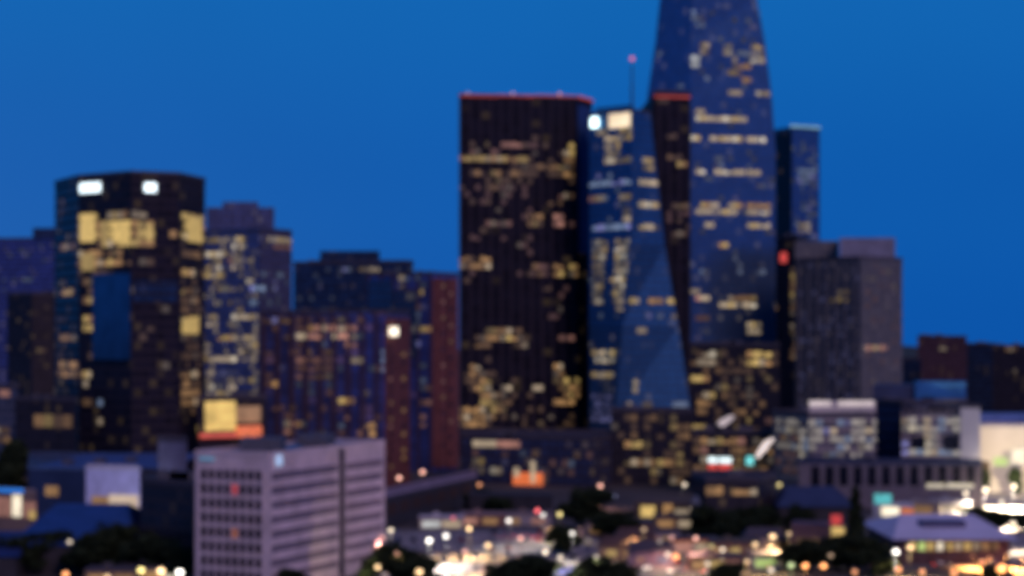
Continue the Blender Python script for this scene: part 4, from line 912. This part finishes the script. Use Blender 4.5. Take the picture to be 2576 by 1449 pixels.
# ------------------------------------------------------------------ cars
def car_meshes(col, i):
    prof = [(-2.2, .35), (-2.25, .75), (-1.9, .95), (-1.0, 1.0), (1.3, .92), (2.1, .78), (2.25, .5), (2.2, .3)]
    bm = bmesh.new()
    def prism(pr, w0, w1, zsplit=None):
        A = [bm.verts.new((x, -w0, z)) for x, z in pr]; B = [bm.verts.new((x, w1, z)) for x, z in pr]
        n = len(pr)
        for k in range(n): bm.faces.new((A[k], A[(k+1) % n], B[(k+1) % n], B[k]))
        bm.faces.new(A[::-1]); bm.faces.new(B)
    prism(prof, .88, .88); bmesh.ops.recalc_face_normals(bm, faces=bm.faces); bmesh.ops.bevel(bm, geom=bm.edges[:], offset=.06, segments=1, affect='EDGES')
    def fin(nm, m):
        me = bpy.data.meshes.new(nm); bm.to_mesh(me); bm.free(); me.materials.append(m); return me
    body = fin('body', mat('car_paint_%d' % i, col, .3, .3, var=.03))
    bm = bmesh.new(); V = [bm.verts.new(p) for p in ((-1.75, -.8, .96), (1.0, -.8, .94), (1.0, .8, .94), (-1.75, .8, .96), (-1.2, -.62, 1.42), (.25, -.62, 1.44), (.25, .62, 1.44), (-1.2, .62, 1.42))]
    for f in ((0, 3, 2, 1), (4, 5, 6, 7), (0, 1, 5, 4), (1, 2, 6, 5), (2, 3, 7, 6), (3, 0, 4, 7)): bm.faces.new([V[k] for k in f])
    cab = fin('cabin_glass', mat('car_glass', (.02, .02, .025), .1, 0))
    bm = bmesh.new(); add_box(bm, -1.15, .2, -.58, .58, 1.445, 1.47); roof = fin('car_roof', MATS['car_paint_%d' % i])
    bm = bmesh.new(); add_cyl(bm, (0, -.1, 0), (0, .1, 0), .33, .33, 12); wh = fin('wheel', mat('tyre_rubber', (.015, .015, .015), .9))
    return body, cab, roof, wh
bm0 = bmesh.new(); add_box(bm0, -.05, .05, -.17, .17, -.09, .09); hl = bpy.data.meshes.new('headlight'); bm0.to_mesh(hl); hl.materials.append(mat('headlight_glow', (.5, .5, .5), .4, 0, emit=(1, .92, .75), es=7, var=.01))
tl_ = bpy.data.meshes.new('taillight'); bm0.to_mesh(tl_); bm0.free(); tl_.materials.append(mat('taillight_glow', (.3, .02, .02), .4, 0, emit=(1, .06, .04), es=6, var=.01))
CARS = [(car_meshes(c, i), n) for i, (c, n) in enumerate((((.7, .7, .7), 'white'), ((.30, .31, .33), 'silver'), ((.02, .02, .025), 'black'), ((.28, .03, .03), 'red'), ((.05, .08, .2), 'blue')))]
def car(x, y, rz, k, label, on, group):
    (body, cab, roof, wh), n = CARS[k]
    r = empty('parked_car' if not on else 'moving_car', (x, y, .03), label, 'car', group); r.rotation_euler.z = rz
    for me, nm, loc in [(body, 'body', (0, 0, 0)), (cab, 'cabin_glass', (0, 0, 0)), (roof, 'car_roof', (0, 0, 0))]+[(wh, 'wheel', (a, b, .33)) for a in (-1.4, 1.4) for b in (-.85, .85)]:
        o = bpy.data.objects.new(nm, me); C.objects.link(o); o.parent = r; o.location = loc
    if on:
        for b in (-.6, .6):
            o = bpy.data.objects.new('headlight', hl); C.objects.link(o); o.parent = r; o.location = (2.26, b, .62)
            o = bpy.data.objects.new('taillight', tl_); C.objects.link(o); o.parent = r; o.location = (-2.28, b, .72)
rng = random.Random(3)
NM = ('white', 'silver', 'black', 'red', 'blue')
for row, v in enumerate((1342, 1362, 1384, 1408, 1434)):
    for k in range(13):
        if rng.random() < .22: continue
        u = 1000+k*40+rng.uniform(-4, 4)
        if u > 1500: continue
        x, y = gp(u, v); c = rng.choice((0, 0, 1, 1, 2, 3, 4))
        car(x, y, math.pi/2+rng.choice((0, math.pi))+rng.uniform(-.05, .05), c, '%s car parked in the lit lot right of the lilac office block' % NM[c], False, '%s cars parked in the lit lot' % NM[c])
def along(pts, t):
    q = [Vector(p) for p in pts]; n = len(q)-1; f = min(t*n, n-1e-6); i = int(f); p = q[i].lerp(q[i+1], f-i); d = (q[i+1]-q[i]).normalized()
    return p, d
for k in range(16):
    t = .22+.58*k/15+rng.uniform(-.01, .01); p, d = along(avenue, t); side = 1 if k % 2 else -1; nn = Vector((-d.y, d.x))*side*-3.4
    car(p.x+nn.x, p.y+nn.y, math.atan2(d.y, d.x)+(0 if side > 0 else math.pi), (k*2) % 5, '%s car driving with its lights on along the avenue at the bottom' % NM[(k*2) % 5], True, '%s cars on the avenue' % NM[(k*2) % 5])
for k in range(12):
    t = .06+.88*k/11; p, d = along(cross, t); side = 1 if k % 2 else -1; nn = Vector((-d.y, d.x))*side*-3
    car(p.x+nn.x, p.y+nn.y, math.atan2(d.y, d.x)+(0 if side > 0 else math.pi), (k*3) % 5, '%s car driving with its lights on along the cross street' % NM[(k*3) % 5], True, '%s cars on the cross street' % NM[(k*3) % 5])
for k in range(9):
    x, y = gp(2230+k*36, 1404); c = (k*2+1) % 5
    car(x, y, math.pi/2, c, '%s car parked in front of the lilac roofed market' % NM[c], False, '%s cars parked before the market' % NM[c])
# bus with the blue-lit side at the bottom edge
p = P(1410, 628)
r = empty('city_bus', (p.x, p.y, 0), 'bus with a blue-white lit side at the bottom edge of the photo', 'bus')
bm = bmesh.new(); add_box(bm, p.x-6, p.x+6, p.y, p.y+2.5, .45, 3.2); bmesh.ops.bevel(bm, geom=bm.edges[:], offset=.15, segments=2, affect='EDGES'); mesh_obj('body', bm, mat('bus_paint', (.4, .42, .5), .4), r)
for k in range(6):
    bm = bmesh.new(); add_box(bm, p.x-5.6+k*1.85, p.x-4.0+k*1.85, p.y-.04, p.y+.05, 1.5, 2.7); mesh_obj('window', bm, litmat('L', 2.5), r)
for dx in (-4, 3.6):
    for dy in (.1, 2.4):
        bm = bmesh.new(); add_cyl(bm, (p.x+dx, p.y+dy-.15, .5), (p.x+dx, p.y+dy+.15, .5), .5, .5, 14); mesh_obj('wheel', bm, MATS['tyre_rubber'], r)
bm = bmesh.new(); add_box(bm, p.x-1.5, p.x+1.5, p.y+.5, p.y+2, 3.2, 3.5); mesh_obj('roof_unit', bm, M_UNIT, r)

# ------------------------------------------------------------------ small lit houses and shops of the lower city
def small(name, cat, u, vb, wd, hgt, wallc, roofc, lights, label, flat=False):
    """vb: image row of the foot of the front wall; lights: (start, width, z0, z1, colour, level) along the front"""
    x, D = gp(u, vb); e = empty(name, (x, D, 0), label, cat)
    x0, x1 = x-wd/2, x+wd/2; dp = wd*.7
    bm = bmesh.new(); add_box(bm, x0, x1, D, D+dp, 0, hgt); mesh_obj('wall', bm, mat('small_wall_%02d%02d%02d' % tuple(int(c*99) for c in wallc), wallc, .85, var=.25, nscale=.4), e)
    rm = mat('small_roof_%02d%02d%02d' % tuple(int(c*99) for c in roofc), roofc, .7, var=.25, nscale=.4)
    bm = bmesh.new()
    if flat:
        add_box(bm, x0-.3, x1+.3, D-.3, D+dp+.3, hgt, hgt+.5); add_box(bm, x0+wd*.3, x0+wd*.3+2.2, D+dp*.4, D+dp*.4+2, hgt+.5, hgt+1.7)
    else:
        v = [bm.verts.new(p) for p in ((x0-.6, D-.6, hgt), (x1+.6, D-.6, hgt), (x1+.6, D+dp+.6, hgt), (x0-.6, D+dp+.6, hgt), (x0+wd*.12, D+dp/2, hgt+wd*.22), (x1-wd*.12, D+dp/2, hgt+wd*.22))]
        for f in ((0, 1, 5, 4), (1, 2, 5), (2, 3, 4, 5), (3, 0, 4), (3, 2, 1, 0)): bm.faces.new([v[i] for i in f])
    mesh_obj('roof', bm, rm, e)
    for (a, w_, z0, z1, col, lev) in lights:
        bm = bmesh.new(); add_box(bm, x0+a, x0+a+w_, D-.12, D-.02, z0, z1); mesh_obj('shop_window', bm, litmat(col, lev), e)
    return e
BR, CR, GY, DKC = (.22, .12, .09), (.45, .38, .3), (.3, .28, .3), (.07, .06, .07)
SM = [
 ('shop', 'shop', 1590, 1352, 13, 4.2, BR, DKC, [(1, 3, .6, 3, 'A', .8), (5, 3, .6, 3, 'C', .7), (9, 3, .6, 3, 'P', .6)], 'low brown shop with three small lit windows, below the yellow restaurant', True),
 ('shop', 'shop', 1665, 1372, 12, 4, GY, DKC, [(1, 4, .6, 2.8, 'P', .6), (6, 5, .6, 2.8, 'A', .5)], 'grey shop with pinkish and amber windows on the cross street', True),
 ('house', 'house', 1600, 1388, 12, 4.5, BR, (.09, .05, .04), [(2, 2.2, 1, 2.6, 'A', .6), (7, 2.2, 1, 2.6, 'Y', .5)], 'brown roofed house with two warm windows right of the parking lot', False),
 ('shop', 'shop', 1748, 1392, 14, 4, CR, DKC, [(1, 5, .6, 3, 'P', .9), (7, 6, .6, 3, 'C', .6), (0, 14, 3.4, 3.9, 'O', .5)], 'cream shop with an orange fascia behind the orange-red lamp', True),
 ('shop', 'shop', 1850, 1400, 15, 4.2, BR, (.10, .08, .06), [(1, 4, .6, 2.6, 'A', .7), (6, 3, .6, 2.6, 'Y', .7), (10.5, 3, .6, 2.6, 'A', .4)], 'brown shop with amber windows below the wide dark trees', True),
 ('house', 'house', 1925, 1392, 12, 5, CR, DKC, [(1, 3, .8, 3, 'C', .7), (6, 4, .8, 3, 'A', .9)], 'cream house with a dark hipped roof at the street curve', False),
 ('shop', 'shop', 1960, 1432, 16, 4, GY, (.16, .14, .16), [(1, 6, .6, 3, 'G', .6), (8, 7, .6, 3, 'C', .6)], 'grey shop with a greenish and a cream window at the bottom edge', True),
 ('shop', 'shop', 1975, 1330, 11, 4, (.3, .2, .1), DKC, [(1, 4, .6, 2.6, 'A', .6), (6, 4, .6, 2.6, 'Y', .4)], 'tan shop with dull amber windows beside the slate blue roofed house', True),
 ('shop', 'shop', 1110, 1330, 15, 3.6, CR, (.5, .48, .5), [(1, 6, .5, 2.6, 'W', .6), (8, 6, .5, 2.6, 'C', .8)], 'pale flat roofed shop with white windows at the far left of the parking lot', True),
 ('shop', 'shop', 1215, 1322, 16, 3.6, BR, (.3, .2, .18), [(1, 5, .5, 2.6, 'P', .7), (8, 5, .5, 2.6, 'A', .6)], 'pinkish lit shop at the far edge of the parking lot, before the garage', True),
 ('shop', 'shop', 1330, 1322, 16, 3.8, GY, (.2, .15, .14), [(1, 4, .5, 2.6, 'A', .5), (9, 5, .5, 2.6, 'P', .5)], 'grey shop at the far edge of the parking lot, under the red lamp', True),
 ('house', 'house', 1640, 1425, 13, 4.4, (.2, .15, .2), DKC, [(2, 2.5, 1, 2.8, 'P', .5), (8, 3, 1, 2.8, 'B', .6)], 'purplish house at the bottom, right of the blue-lit bus', False),
 ('shop', 'shop', 380, 1462, 18, 3.6, CR, DKC, [(1, 4, .5, 2.6, 'Y', .8), (6, 5, .5, 2.6, 'A', .9), (12, 5, .5, 2.6, 'S', .8)], 'cream shop with bright windows at the bottom edge, behind the row of three lamps', True),
 ('shop', 'shop', 2320, 1300, 14, 4.5, CR, (.3, .3, .34), [(1, 5, .6, 3, 'S', .8), (7, 6, .6, 3, 'Y', .6)], 'cream shop between the tan kiosk and the floodlit plaza', True),
 ('shop', 'shop', 2395, 1288, 14, 4, GY, (.25, .28, .34), [(1, 12, .6, 2.6, 'C', .45)], 'grey-blue roofed shop left of the floodlit plaza', True),
]
SM += [
 ('shop', 'shop', 1800, 1436, 15, 3.8, BR, DKC, [(1, 4, .6, 2.8, 'A', .9), (6, 4, .6, 2.8, 'Y', .7), (11, 3, .6, 2.8, 'P', .6)], 'brown shop with three warm windows at the bottom edge, left of the dark tree top', True),
 ('shop', 'shop', 1700, 1330, 14, 3.8, (.3, .2, .1), DKC, [(1, 5, .6, 2.8, 'A', .8), (8, 4, .6, 2.8, 'C', .6)], 'tan shop with amber windows just below the right end of the yellow restaurant', True),
 ('shop', 'shop', 1520, 1346, 12, 3.6, GY, DKC, [(1, 4, .6, 2.8, 'A', .6), (7, 4, .6, 2.8, 'C', .5)], 'grey shop with small warm windows at the right end of the parking lot', True),
 ('house', 'house', 1560, 1408, 12, 4, (.3, .2, .12), (.09, .05, .04), [(2, 3, 1, 2.8, 'Y', .6), (7, 3, 1, 2.8, 'A', .6)], 'tan house with yellow and amber windows beside the bottom clump of trees', False),
 ('shop', 'shop', 1918, 1360, 13, 4, (.34, .24, .14), DKC, [(1, 6, .6, 3, 'A', 1.0), (8, 4, .6, 3, 'Y', .8)], 'tan shop with glowing amber windows behind the two amber curve lamps', True),
 ('shop', 'shop', 2010, 1392, 12, 4, BR, DKC, [(1, 5, .6, 2.8, 'A', .7), (7, 4, .6, 2.8, 'O', .5)], 'dark brown shop with an orange window above the twin orange lamps', True),
 ('shop', 'shop', 2270, 1330, 10, 5, (.7, .62, .5), (.6, .55, .5), [(1, 8, .8, 3.8, 'S', 1.1)], 'bright cream shop front at the left end of the lilac market roof', True),
 ('shop', 'shop', 280, 1470, 14, 3.6, (.3, .2, .12), DKC, [(1, 5, .5, 2.6, 'A', .7), (8, 5, .5, 2.6, 'A', .5)], 'tan shop at the bottom edge under the left trees', True),
 ('shop', 'shop', 1420, 1362, 12, 3.4, (.5, .36, .3), (.3, .2, .18), [(1, 4, .5, 2.4, 'P', .8), (7, 4, .5, 2.4, 'C', .7)], 'pink-brown kiosk-like shop in the right part of the parking lot', True),
]
for s_ in SM: small(*s_)
# more street lamps, added for a warmer street glow
LAMPS2 = [(2470, 1412, 'O', 1.2, 1.0, 20000, 'orange lamp left of the glowing street at the bottom right'), (2150, 1436, 'O', 1.0, .9, 6000, 'dull orange lamp at the bottom under the cypress trees'),
 (1780, 1415, 'C', 1.2, .8, 5000, 'cream lamp at the bottom beside the cream shop'), (1880, 1410, 'A', 1.4, .8, 6000, 'amber lamp at the bottom before the brown shop'), (1985, 1340, 'A', 1.0, .8, 5000, 'amber lamp before the tan shop'),
 (1620, 1330, 'A', .9, .8, 4000, 'amber lamp below the yellow restaurant'), (1000, 1390, 'P', 1.4, .8, 6000, 'peach lamp in the parking lot above the round black tree'), (1310, 1352, 'P', 1.5, .9, 6000, 'peach lamp toward the right of the parking lot'),
 (1170, 1385, 'P', 1.2, .9, 7000, 'dull peach lamp in the middle of the parking lot'), (270, 1448, 'A', 1.4, .8, 4000, 'amber lamp at the bottom edge under the left trees'), (2360, 1262, 'C', 1.2, .8, 4000, 'cream lamp above the grey-blue roofed shop')]
for l_ in LAMPS2: lamp(*l_)

for (u, D_, pw, lb) in ((2450, 655, 9000, 'low orange lamp beside the glowing street, leftmost of the four lowest ones'), (2492, 650, 12000, 'low orange lamp beside the glowing street, second of the four lowest ones'),
                        (2532, 654, 14000, 'low orange lamp beside the glowing street, third of the four lowest ones'), (2572, 650, 14000, 'low orange lamp beside the glowing street, at the right edge')):
    lamp(u, 1400, 'O', 1.0, 1.0, pw*2, lb, D=D_, sc_=.42)  # low lamps added to throw an orange glow on the street
